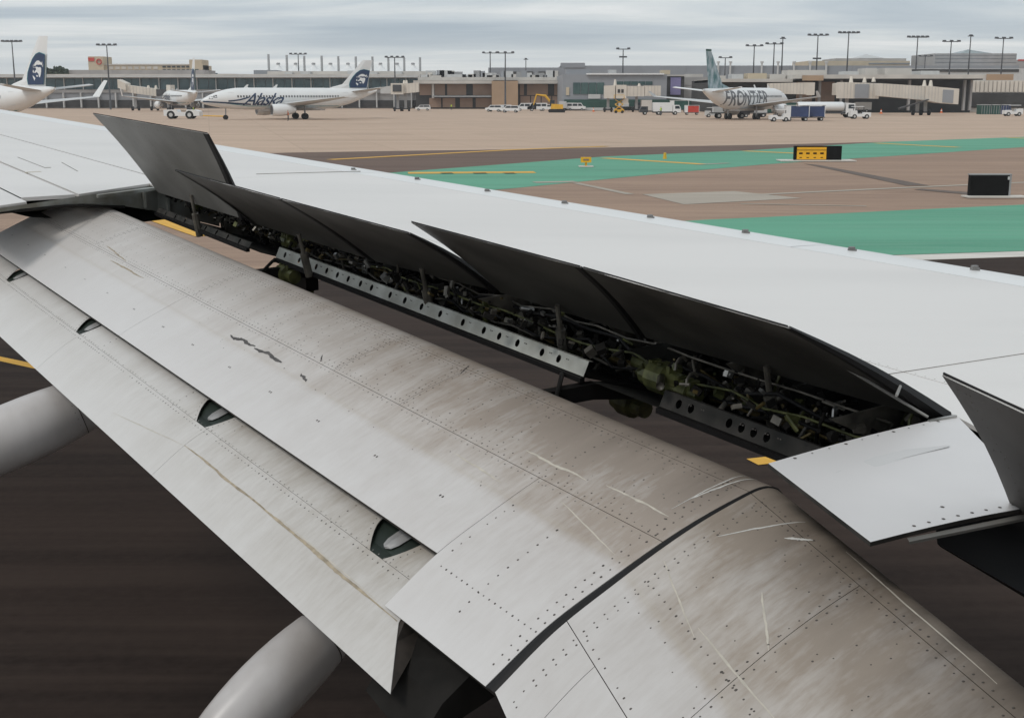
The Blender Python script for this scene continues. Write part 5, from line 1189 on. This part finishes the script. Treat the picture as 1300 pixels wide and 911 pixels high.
# ---------------------------------------------------------------- vehicles
def vehicle(name, label, cat, L_, Wd, prof, m, win=(), wheels=(.2, .8), wr=.36, extras=()):
    t = new_thing(name, (0, 0, 0), label=label, cat=cat)
    b = MB(); b.prism([(x, -Wd / 2, z) for x, z in prof], (0, Wd, 0)); b.build('body', m, t)
    for w_ in win:
        for s_ in (-1, 1): b = MB(); b.prism([(x, s_ * (Wd / 2 + .015) , z) for x, z in w_], (0, -s_ * .05, 0)); b.build('window', B['glass'], t)
    for u_ in wheels:
        for s_ in (-1, 1):
            b = MB(); x = -L_ / 2 + u_ * L_; b.tube([(x, s_ * (Wd / 2 - .2), wr), (x, s_ * (Wd / 2 + .02), wr)], wr, 14); wh = b.build('wheel', B['tyre'], t)
            b = MB(); b.tube([(x, s_ * (Wd / 2 + .02), wr), (x, s_ * (Wd / 2 + .05), wr)], wr * .5, 10); b.build('hub', B['lgrey'], wh)
    for nm, bx_, mm in extras: b = MB(); b.box(*bx_); b.build(nm, mm, t)
    return t
def suv(label, m=None): return vehicle('parked_suv', label, 'suv', 4.8, 1.9, [(-2.4, .45), (2.4, .45), (2.4, 1.0), (1.5, 1.15), (.9, 1.75), (-2.1, 1.78), (-2.4, 1.1)], m or B['white'], [[(1.25, 1.15), (.8, 1.62), (-.2, 1.64), (-.2, 1.15)], [(-.3, 1.15), (-.3, 1.64), (-2.0, 1.64), (-2.2, 1.15)]], extras=[('windscreen', (1.0, 1.35, -.8, .8, 1.2, 1.6), B['glass']), ('headlight', (2.38, 2.42, -.9, -.6, .8, 1.0), B['lgrey']), ('headlight', (2.38, 2.42, .6, .9, .8, 1.0), B['lgrey'])])
def van(label, m=None): return vehicle('parked_van', label, 'van', 5.6, 2.0, [(-2.8, .45), (2.8, .45), (2.8, 1.15), (2.1, 1.3), (1.5, 2.15), (-2.8, 2.2)], m or B['white'], [[(1.9, 1.3), (1.4, 1.95), (.6, 1.95), (.6, 1.3)], [(.4, 1.3), (.4, 1.95), (-1.0, 1.95), (-1.0, 1.3)], [(-1.2, 1.3), (-1.2, 1.95), (-2.5, 1.95), (-2.5, 1.3)]])
def pickup(label, m=None): return vehicle('pickup_truck', label, 'pickup', 5.3, 1.9, [(-2.65, .5), (2.65, .5), (2.65, 1.1), (1.3, 1.2), (.8, 1.8), (-.5, 1.8), (-.6, 1.15), (-2.65, 1.15)], m or B['white'], [[(1.1, 1.2), (.7, 1.68), (-.4, 1.68), (-.4, 1.2)]])
def boxtruck(label, m=None, mb=None): return vehicle('service_truck', label, 'truck', 6.6, 2.3, [(1.4, .6), (3.3, .6), (3.3, 1.4), (2.9, 2.3), (1.4, 2.3)], m or B['white'], [[(3.1, 1.45), (2.85, 2.1), (1.9, 2.1), (1.9, 1.45)]], extras=[('cargo_box', (-3.3, 1.3, -1.15, 1.15, .8, 2.9), mb or B['white']), ('chassis', (-3.3, 3.0, -.8, .8, .5, .8), B['dgrey'])], wr=.45)
def flatbed(label): return vehicle('flatbed_truck', label, 'truck', 6.4, 2.2, [(1.2, .6), (3.2, .6), (3.2, 1.3), (2.8, 2.1), (1.2, 2.1)], B['dgrey'], [[(3.0, 1.35), (2.75, 1.95), (1.6, 1.95), (1.6, 1.35)]], extras=[('load_bed', (-3.2, 1.1, -1.1, 1.1, .8, 1.0), B['dgrey']), ('load', (-2.8, -.2, -.9, .9, 1.0, 1.9), B['lgrey'])], wr=.45)
def tug(label, m=None): return vehicle('baggage_tug', label, 'tug', 3.2, 1.5, [(-1.6, .35), (1.6, .35), (1.6, 1.0), (.5, 1.05), (.3, .8), (-.5, .8), (-.6, 1.3), (-1.6, 1.3)], m or B['white'], wheels=(.2, .8), wr=.36, extras=[('steering_post', (.25, .35, -.1, .1, .8, 1.35), B['dgrey']), ('roof', (-1.2, .5, -.7, .7, 1.85, 1.93), B['white']), ('roof_post', (-1.2, -1.1, -.65, -.55, 1.3, 1.85), B['dgrey']), ('roof_post', (.4, .5, -.65, -.55, 1.0, 1.85), B['dgrey'])])
def cart(label, mc): return vehicle('baggage_cart', label, 'baggage cart', 4.0, 1.8, [(-2.0, .55), (2.0, .55), (2.0, .7), (-2.0, .7)], B['dgrey'], wheels=(.15, .85), wr=.33, extras=[('end_panel', (-2.0, -1.2, -.9, .9, .7, 2.6), B['white']), ('curtain', (-1.2, 1.9, -.88, .88, .75, 2.5), mc), ('roof', (-2.05, 2.05, -.95, .95, 2.6, 2.7), B['lgrey']), ('frame_post', (1.9, 2.0, -.93, .93, .7, 2.6), B['white'])])
def put(o, x, y, rz=0, s_=1.0, Y=None):
    p = gp(x, y) if Y is None else Vector((px(x, Y), Y, 0)); o.location = (p.x, p.y, 0); o.rotation_euler = (0, 0, R(rz)); o.scale = (s_,) * 3; return o
# pushback tug with tow bar
t = vehicle('pushback_tug', 'white pushback tug with four big wheels in front of the lettered nose', 'pushback tug', 6.0, 2.4, [(-3.0, .5), (3.0, .5), (3.0, 1.25), (2.2, 1.5), (.9, 1.55), (.7, 1.1), (-.6, 1.1), (-.8, 1.55), (-3.0, 1.5)], B['white'], wheels=(.2, .72), wr=.68, extras=[('seat', (.75, 1.3, -.5, .5, 1.2, 1.9), B['dgrey'])])
put(t, 233, 151, 0, 1.12)
b = MB(); q0, q1 = gp(251, 150), gp(288, 151); b.tube([q0 + Vector((0, 0, .5)), q1 + Vector((0, 0, .45))], .11, 8); o = b.build('tow_bar', B['yellow'], None); tag(o, 'yellow tow bar between the pushback tug and the nose wheel', 'tow bar')
put(suv('white suv, leftmost of the white vehicles near the tan wall'), 628, 142, 160)
put(suv('white suv just right of the leftmost one, partly hidden by it'), 639, 141.5, 175)
put(suv('white suv in front of the pale line of vans'), 648, 143, 170)
put(van('white van behind the white suvs'), 668, 141, 180); put(van('white van second in the row, next to the orange arm'), 682, 141, 180); put(pickup('white pickup with a loaded bed at the end of the row'), 694, 141, 0)
put(boxtruck('dark truck with a pale box beside the grey gate building', B['dgrey'], B['lgrey']), 714, 140.5, 90, .9)
put(van('white van parked against the low white wall'), 731, 140.5, 0)
put(pickup('grey pickup behind the suvs near the tan wall', B['lgrey']), 604, 136.5, 10); put(flatbed('dark flatbed truck behind the suvs'), 617, 137, 0)
put(van('small pale van near the square ended gate bridge', B['lgrey']), 529, 137, 180); put(suv('tiny white car out on the apron between the bridge and the brown walls'), 537, 140.5, 180, .9)
put(pickup('pale pickup under the square ended gate bridge', B['lgrey']), 516, 136.5, 180)
put(flatbed('dark flatbed with equipment beside the square van'), 828, 146, 180, .9); put(boxtruck('white square bodied van with a red mark by the green screen'), 846, 146, 0, .95)
b = MB(); put(boxtruck('white box truck with a coach like body behind the suvs', B['lgrey'], B['lgrey']), 672, 138, 180, 1.4)
put(pickup('white pickup at the left end of the apron below the glass concourse'), 136, 136, 0, 1.3)
put(cart('white container cart under the glass concourse', B['white']), 98, 135.8, 0, 1.4); put(cart('tan covered container cart under the glass concourse', B['cream']), 108, 135.8, 0, 1.3); put(cart('white and teal service cart below the left jet bridge', B['teal']), 171, 136.5, 0, 1.3)
put(cart('long pale dolly at the left below the tailplane tip', B['lgrey']), 76, 135.8, 0, 1.3)
put(tug('white baggage tug pulling two blue curtained carts'), 989, 154.5, 180, 1.05)
put(cart('blue curtained baggage cart right behind the white tug', B['blue']), 1011, 153.8, 0, 1.0); put(cart('last blue curtained baggage cart of the short train', B['blue']), 1031, 153.5, 0, 1.0)
put(cart('dark green curtained cart under the lettered fuselage', B['dgreen']), 979, 148, 0, 1.15); put(cart('green curtained cart behind the blue ones', B['dgreen']), 1003, 147.5, 0, 1.1)
put(tug('small white tug alone right of the baggage train'), 1091, 151, 0, 1.2); put(tug('white tug with dark canopy at the far right'), 1285, 147.5, 180, 1.2)
put(suv('white car under the jet bridge with the roller door'), 1130, 142, 180, 1.0); put(suv('white car half hidden behind the one under the bridge'), 1122, 141.5, 180, 1.0)
put(pickup('dark blue pickup under the end of the sloping bridge', B['blue']), 1222, 139.5, 0, 1.05); put(suv('dark blue suv left of the blue pickup', B['blue']), 1212, 139, 0, 1.0); put(pickup('dark truck by the green containers', B['dgrey']), 1236, 139, 0, 1.0)
put(boxtruck('blue service truck at the right edge', B['blue'], B['blue']), 1290, 137, 180, 1.1)
put(boxtruck('small white catering truck near the lettered nose', B['white'], B['conc']), 1090, 143, 180, .9)
b = MB(); put(flatbed('dark belt loader beside the lettered fuselage'), 957, 149, 180, .9); put(tug('pale tug under the lettered tail', B['lgrey']), 905, 149, 0, 1.0); put(cart('red and white ramp cart left of the lettered airliner', B['red']), 878, 146, 0, .8)
# tanker behind the carts
t = vehicle('fuel_tanker', 'white fuel tanker parked behind the baggage carts', 'tanker', 10, 2.5, [(3.4, .6), (5.0, .6), (5.0, 2.5), (3.4, 2.6)], B['white'], [[(4.9, 1.6), (4.8, 2.3), (3.8, 2.3), (3.8, 1.6)]], wheels=(.12, .22, .9), wr=.5, extras=[('chassis', (-5, 3.4, -.9, .9, .7, 1.0), B['dgrey'])])
b = MB(); b.loft([[(x, math.cos(k_ * math.pi / 8) * 1.2 * f, 1.9 + math.sin(k_ * math.pi / 8) * .85 * f) for k_ in range(16)] for x, f in ((-5, .8), (-4.8, 1), (3.0, 1), (3.2, .8))]); b.build('tank', B['white'], t, smooth=True); put(t, 1047, 149.5, 0, 1.12)
# green containers
for i, x in enumerate((1251, 1263, 1275)):
    t = new_thing('container', (px(x, 300.), 300., 0), label=('green container nearest the dark truck', 'green container in the middle of the three', 'blue container right of the green ones')[i], cat='container'); X = px(x, 300.); b = MB(); b.box(X - 1.2, X + 1.2, 299, 302, 0, 2.1); b.build('body', (B['dgreen'], B['dgreen'], B['blue'])[i], t)
    for k_ in range(4): b = MB(); b.box(X - 1.1 + .6 * k_, X - 1.0 + .6 * k_, 298.93, 299, .1, 2.0); b.build('rib', B['grey'], t)
    b = MB(); b.box(X - 1.25, X + 1.25, 298.9, 302.1, 2.1, 2.2); b.build('lid', B['lgrey'], t)
# yellow excavator arm
X, Y = px(694, 330.), 330.
t = new_thing('excavator', (X, Y, 0), label='yellow excavator with its arm bent above the parked vans', cat='excavator')
b = MB(); b.hexa([(X + 1, Y - 1.1, .9), (X + 4.2, Y - 1.1, .9), (X + 4.2, Y + 1.1, .9), (X + 1, Y + 1.1, .9), (X + 1.2, Y - 1, 2.2), (X + 4.2, Y - 1, 2.0), (X + 4.2, Y + 1, 2.0), (X + 1.2, Y + 1, 2.2)]); b.build('body', B['yellow'], t)
b = MB(); b.box(X + .8, X + 2.0, Y - 1, Y + .1, 1.6, 3.1); b.build('cab', B['glass'], t)
b = MB(); b.tube([(X + 1.5, Y, 2), (X - .3, Y, 4.2), (X - 2.6, Y, 4.5), (X - 3.4, Y, 1.8)], [.3, .35, .26, .16], 6); b.build('boom_arm', B['yellow'], t)
b = MB(); b.hexa([(X - 3.8, Y - .5, 1.0), (X - 3.0, Y - .5, .9), (X - 3.0, Y + .5, .9), (X - 3.8, Y + .5, 1.0), (X - 3.7, Y - .5, 1.9), (X - 3.2, Y - .5, 1.9), (X - 3.2, Y + .5, 1.9), (X - 3.7, Y + .5, 1.9)]); b.build('bucket', B['dgrey'], t)
for s_ in (-1, 1): b = MB(); b.prism([(X + .6, Y + s_ * .9 - .25, 0), (X + 4.6, Y + s_ * .9 - .25, 0), (X + 4.8, Y + s_ * .9 - .25, .5), (X + 4.4, Y + s_ * .9 - .25, .85), (X + .8, Y + s_ * .9 - .25, .85), (X + .4, Y + s_ * .9 - .25, .5)], (0, .5, 0)); b.build('track', B['tyre'], t)
# yellow lift under the gate bridge
X, Y = px(786, 318.), 318.
t = new_thing('scissor_lift', (X, Y, 0), label='yellow lift machine standing under the beige gate bridge', cat='lift')
b = MB(); b.box(X - 1.2, X + 1.2, Y - .8, Y + .8, .3, .9); b.build('base', B['yellow'], t)
for s_ in (-1, 1):
    for z in (0, 1): b = MB(); b.tube([(X - s_ * 1, Y + s_ * .3, .9 + z * 1.2), (X + s_ * 1, Y + s_ * .3, 2.1 + z * 1.2)], .12, 5); b.build('scissor_bar', B['yellow'], t)
    b = MB(); b.tube([(X + s_ * .8, Y - .9, .35), (X + s_ * .8, Y + .9, .35)], .35, 12); b.build('wheel', B['tyre'], t)
b = MB(); b.box(X - 1.2, X + 1.2, Y - .8, Y + .8, 3.3, 3.5); b.build('platform', B['dgrey'], t)
for s_ in (-1, 1): b = MB(); b.tube([(X - 1.2, Y + s_ * .8, 3.5), (X - 1.2, Y + s_ * .8, 4.4), (X + 1.2, Y + s_ * .8, 4.4), (X + 1.2, Y + s_ * .8, 3.5)], .06, 5); b.build('guard_rail', B['yellow'], t)
# traffic cones
for x, y, lab in ((1118.5, 144.5, 'orange traffic cone left of the white cars'), (1195, 143.5, 'orange traffic cone under the open bridge end'), (753.5, 142, 'orange cone by the low white wall'), (24.5, 139, 'orange cone below the cut off fuselage')):
    p = gp(x, y); t = new_thing('traffic_cone', tuple(p), label=lab, cat='traffic cone'); b = MB(); b.tube([p + Vector((0, 0, .05)), p + Vector((0, 0, 1.1))], [.30, .06], 10); b.build('cone', B['orange'], t); b = MB(); b.box(p.x - .4, p.x + .4, p.y - .4, p.y + .4, 0, .06); b.build('base', B['orange'], t)
    b = MB(); b.tube([p + Vector((0, 0, .5)), p + Vector((0, 0, .75))], [.22, .16], 10); b.build('white_band', B['white'], t)

# ---------------------------------------------------------------- people
def person(label, x, y, vest, rz=0, pose='stand', s_=1.0, z=0.0):
    p = gp(x, y); t = new_thing('person', (0, 0, 0), label=label, cat='person')
    sit = pose == 'sit'; k = -.45 if sit else 0
    J = {'pel': (0, 0, .95 + k), 'waist': (0, 0, 1.12 + k), 'chest': (0, .01, 1.36 + k), 'neck': (0, .02, 1.52 + k), 'head': (0, .03, 1.62 + k), 'top': (0, .02, 1.76 + k)}
    for s__, n_ in ((-1, 'l'), (1, 'r')):
        J['hip' + n_] = (s__ * .10, 0, .90 + k)
        J['kn' + n_] = (s__ * .11, .42 if sit else .05 * s__, .52 if not sit else .50); J['an' + n_] = (s__ * .11, .42 if sit else -.04 * s__, .08); J['to' + n_] = (s__ * .12, (.42 if sit else -.04 * s__) + .17, .04)
        J['sh' + n_] = (s__ * .19, 0, 1.43 + k); J['el' + n_] = (s__ * .25, .04, 1.14 + k); J['wr' + n_] = (s__ * .24, .22 if s__ > 0 or sit else .10, (1.0 if s__ > 0 else .90) + k); J['hd' + n_] = (s__ * .23, .30 if s__ > 0 or sit else .13, (1.02 if s__ > 0 else .82) + k)
    rad_ = {'pel': .14, 'waist': .13, 'chest': .155, 'neck': .06, 'head': .095, 'top': .06, 'hip': .10, 'kn': .065, 'an': .045, 'to': .04, 'sh': .07, 'el': .045, 'wr': .033, 'hd': .04}
    names = list(J); E_ = [('pel', 'waist'), ('waist', 'chest'), ('chest', 'neck'), ('neck', 'head'), ('head', 'top')]
    for n_ in 'lr': E_ += [('pel', 'hip' + n_), ('hip' + n_, 'kn' + n_), ('kn' + n_, 'an' + n_), ('an' + n_, 'to' + n_), ('chest', 'sh' + n_), ('sh' + n_, 'el' + n_), ('el' + n_, 'wr' + n_), ('wr' + n_, 'hd' + n_)]
    me = bpy.data.meshes.new('body'); me.from_pydata([J[n_] for n_ in names], [(names.index(a_), names.index(b_)) for a_, b_ in E_], []); me.update()
    o = bpy.data.objects.new('body', me); C.objects.link(o); sk = o.modifiers.new('s', 'SKIN'); su = o.modifiers.new('u', 'SUBSURF'); su.levels = 1; su.render_levels = 1
    for i, n_ in enumerate(names):
        rr = rad_[n_ if n_ in rad_ else n_[:-1]]; me.skin_vertices[0].data[i].radius = (rr, rr)
    me.skin_vertices[0].data[0].use_root = True
    dg = bpy.context.evaluated_depsgraph_get(); m2 = bpy.data.meshes.new_from_object(o.evaluated_get(dg)); bpy.data.objects.remove(o)
    for mm in (B['cloth'], vest, B['skin'], B['hair']): m2.materials.append(mm)
    for f in m2.polygons:
        c = f.center; f.use_smooth = True
        f.material_index = 3 if c.z > 1.68 + k or (c.z > 1.60 + k and c.y < -.02) else 2 if c.z > 1.53 + k else 1 if (c.z > .98 + k and abs(c.x) < .21) else 2 if (abs(c.x) > .2 and c.z < .93 + k and c.z > .5 + k) else 0
    o = bpy.data.objects.new('body', m2); C.objects.link(o); o.parent = t
    t.location = (p.x, p.y, z); t.rotation_euler = (0, 0, R(rz)); t.scale = (s_,) * 3; return t
person('person in dark clothes standing beside the tiny white car', 544, 140.5, B['cloth'], 90); person('person standing alone on the apron before the brown walls', 573, 140, B['hivis'], 180)
person('person in an orange vest walking past the engine of the lettered airliner', 366, 153.5, B['orange'], 100, s_=1.05); person('person in a yellow green vest next to the square bodied van', 839, 146.8, B['hivis'], 120, s_=1.1)
person('driver in a hi vis vest seated on the pushback tug', 246, 151, B['hivis'], -90, 'sit', 1.1, .9); person('person in dark clothes driving the lone white tug', 1089, 151, B['cloth'], -90, 'sit', 1.1, .5)

# ---------------------------------------------------------------- taxiway signs
p = gp(1038, 205); t = new_thing('taxiway_sign', tuple(p), label='yellow and black taxiway guidance sign on the green strip', cat='sign')
k = p.y / FPX; W_ = 57 * k; Hh = 17.5 * k; x0 = p.x - W_ / 2; z0 = 1.6 * k
b = MB(); b.box(x0 - .06, x0 + W_ + .06, p.y - .02, p.y + .35, z0 - .05, z0 + Hh); b.build('case', B['signk'], t)
b = MB(); b.box(x0 + .10, x0 + W_ * .68, p.y - .05, p.y - .02, z0 + .05, z0 + Hh - .08); pn = b.build('yellow_panel', B['signy'], t)
b = MB(); b.box(x0 + W_ * .70, x0 + W_ - .03, p.y - .045, p.y - .02, z0 + .05, z0 + Hh - .08); b.build('black_panel', B['signk'], t)
b = MB(); b.box(x0 + .10, x0 + W_ * .68, p.y - .065, p.y - .052, z0 + Hh * .70, z0 + Hh * .73); b.build('rule_line', B['signk'], pn)
for i in range(4):
    cx = x0 + W_ * (.115 + .155 * i)
    b = MB(); b.box(cx - .11, cx + .13, p.y - .065, p.y - .052, z0 + Hh * .43, z0 + Hh * .54); b.build('black_mark', B['signk'], pn)
    b = MB(); b.box(cx - .07, cx + .09, p.y - .065, p.y - .052, z0 + Hh * .16, z0 + Hh * .21); b.build('black_mark', B['signk'], pn)
for u_ in (.12, .5, .88): b = MB(); b.box(x0 + W_ * u_ - .05, x0 + W_ * u_ + .05, p.y + .1, p.y + .2, .1, z0); b.build('leg', B['grey'], t)
b = MB(); b.box(x0 - 1.1, x0 + W_ + .9, p.y - .8, p.y + 1.0, .03, .10); b.build('concrete_base', GM['white'], t)
p = gp(1256, 251); k = p.y / FPX; W_ = 51 * k; Hh = 26 * k; x0 = p.x - W_ / 2; z0 = 2.2 * k
t = new_thing('taxiway_sign', tuple(p), label='blank black backed taxiway sign at the right edge above the green shoulder', cat='sign')
b = MB(); b.box(x0, x0 + W_, p.y, p.y + .28, z0, z0 + Hh); b.build('case', B['signk'], t); b = MB(); b.box(x0 - .03, x0 + W_ + .03, p.y - .03, p.y + .31, z0 + Hh, z0 + Hh + .05); b.build('top_cap', B['grey'], t)
b = MB(); b.box(x0 + W_ * .92, x0 + W_ * .97, p.y - .015, p.y, z0 + Hh * .78, z0 + Hh * .93); b.build('white_sticker', B['lgrey'], t); b = MB(); b.box(x0 + W_ - .06, x0 + W_ + .02, p.y - .02, p.y, z0, z0 + Hh); b.build('side_trim', B['grey'], t)
for u_ in (.12, .5, .88): b = MB(); b.box(x0 + W_ * u_ - .04, x0 + W_ * u_ + .04, p.y + .08, p.y + .18, .1, z0); b.build('leg', B['lgrey'], t)
b = MB(); b.box(x0 - .25, x0 + W_ + .65, p.y - .55, p.y + .35, .03, .09); b.build('concrete_base', GM['white'], t)
p = gp(744, 212.5); k = p.y / FPX; t = new_thing('taxiway_sign', tuple(p), label='small yellow guidance sign on a single post on the green strip', cat='sign')
b = MB(); b.box(p.x - 6.5 * k, p.x + 6.5 * k, p.y, p.y + .25, 6 * k, 12.5 * k); pn = b.build('yellow_panel', B['signy'], t); b = MB(); b.box(p.x - 3.5 * k, p.x + 3.5 * k, p.y - .02, p.y, 8.5 * k, 10.5 * k); b.build('brown_mark', B['brown'], pn)
b = MB(); b.box(p.x - .07, p.x + .07, p.y + .08, p.y + .2, .05, 6 * k); b.build('post', B['yellow'], t); b = MB(); b.box(p.x - .45, p.x + .45, p.y - .3, p.y + .5, .03, .09); b.build('concrete_base', GM['white'], t)
b = MB(); p = gp(844, 202); b.tube([p, p + Vector((0, 0, .45))], [.14, .09], 8); o = b.build('edge_light', B['yellow'], None); tag(o, 'tiny yellow edge light on the green strip right of the small sign', 'edge light')

# ---------------------------------------------------------------- more ramp equipment
for x, y, f, lab, rz in ((62, 135.5, cart, 'pale dolly stack at the left below the winglet', 0), (87, 136, lambda l_: cart(l_, B['shade']), 'dark container dolly left of the white container cart', 0), (118, 135.6, lambda l_: boxtruck(l_, B['lgrey'], B['conc']), 'pale box truck between the tan cart and the floodlight mast', 0),
        (186, 137, flatbed, 'dark flatbed truck under the left jet bridge', 0), (204, 136.5, tug, 'white tug beneath the dark bellows of the left jet bridge', 0), (148, 136.5, lambda l_: cart(l_, B['lgrey']), 'pale baggage cart right of the white pickup', 0),
        (553, 137.5, lambda l_: boxtruck(l_, B['lgrey'], B['concd']), 'grey box truck against the shaded brown wall', 0), (590, 137.5, lambda l_: cart(l_, B['dgrey']), 'dark cart under the brown ledge', 0), (799, 140.5, flatbed, 'flatbed truck right of the yellow lift', 0),
        (862, 143, lambda l_: cart(l_, B['dgreen']), 'green curtained cart in front of the dark green screen', 0), (926, 150.5, flatbed, 'dark loader under the big grey letters', 0), (1143, 141, tug, 'white tug beneath the dark sloping stair', 0), (1160, 140.5, lambda l_: cart(l_, B['dgrey']), 'dark cart between the wheels of the sloping bridge', 0),
        (1246, 139.5, lambda l_: suv(l_, B['dgrey']), 'dark suv in front of the green containers', 0), (1180, 140.5, lambda l_: pickup(l_, B['dgrey']), 'dark pickup right of the bridge wheels', 0), (1070, 141.5, lambda l_: cart(l_, B['blue']), 'blue cart under the tunnel left of the roller door', 0), (1105, 141, lambda l_: boxtruck(l_, B['ltblue'], B['lgrey']), 'blue cab truck under the roller door bridge', 0)):
    o = f(lab) if f is not cart else cart(lab, B['lgrey']); put(o, x, y, rz, 1.15)
for i in range(26):
    r9 = random.Random(100 + i); x = (540 + 6.6 * i) if i < 26 else 0
    X = px(x, 424.); z0 = zx(98, 424.); hh = r9.uniform(.5, 2.2); ww = r9.uniform(.5, 2.2); b = MB(); b.box(X - ww, X + ww, 423, 426, z0 - .5, z0 + hh)
    bc = [o_ for o_ in bpy.data.objects if o_.name.startswith('brown_concourse')][0]; b.build('roof_unit', (B['lgrey'], B['conc'], B['grey'], B['greyw'])[i % 4], bc)

# ---------------------------------------------------------------- thin haze over the airport
hm = bpy.data.materials.new('haze_air'); hm.use_nodes = True; ht = hm.node_tree; ht.nodes.clear()
pv = ht.nodes.new('ShaderNodeVolumePrincipled'); pv.inputs['Color'].default_value = (.92, .94, .97, 1); pv.inputs['Density'].default_value = .00020; pv.inputs['Anisotropy'].default_value = .2
ho = ht.nodes.new('ShaderNodeOutputMaterial'); ht.links.new(pv.outputs[0], ho.inputs['Volume'])
b = MB(); b.box(-1850, 1850, -90, 1800, -1.0, 75); tag(mesh('haze', b.V, b.F, hm), kind='stuff')
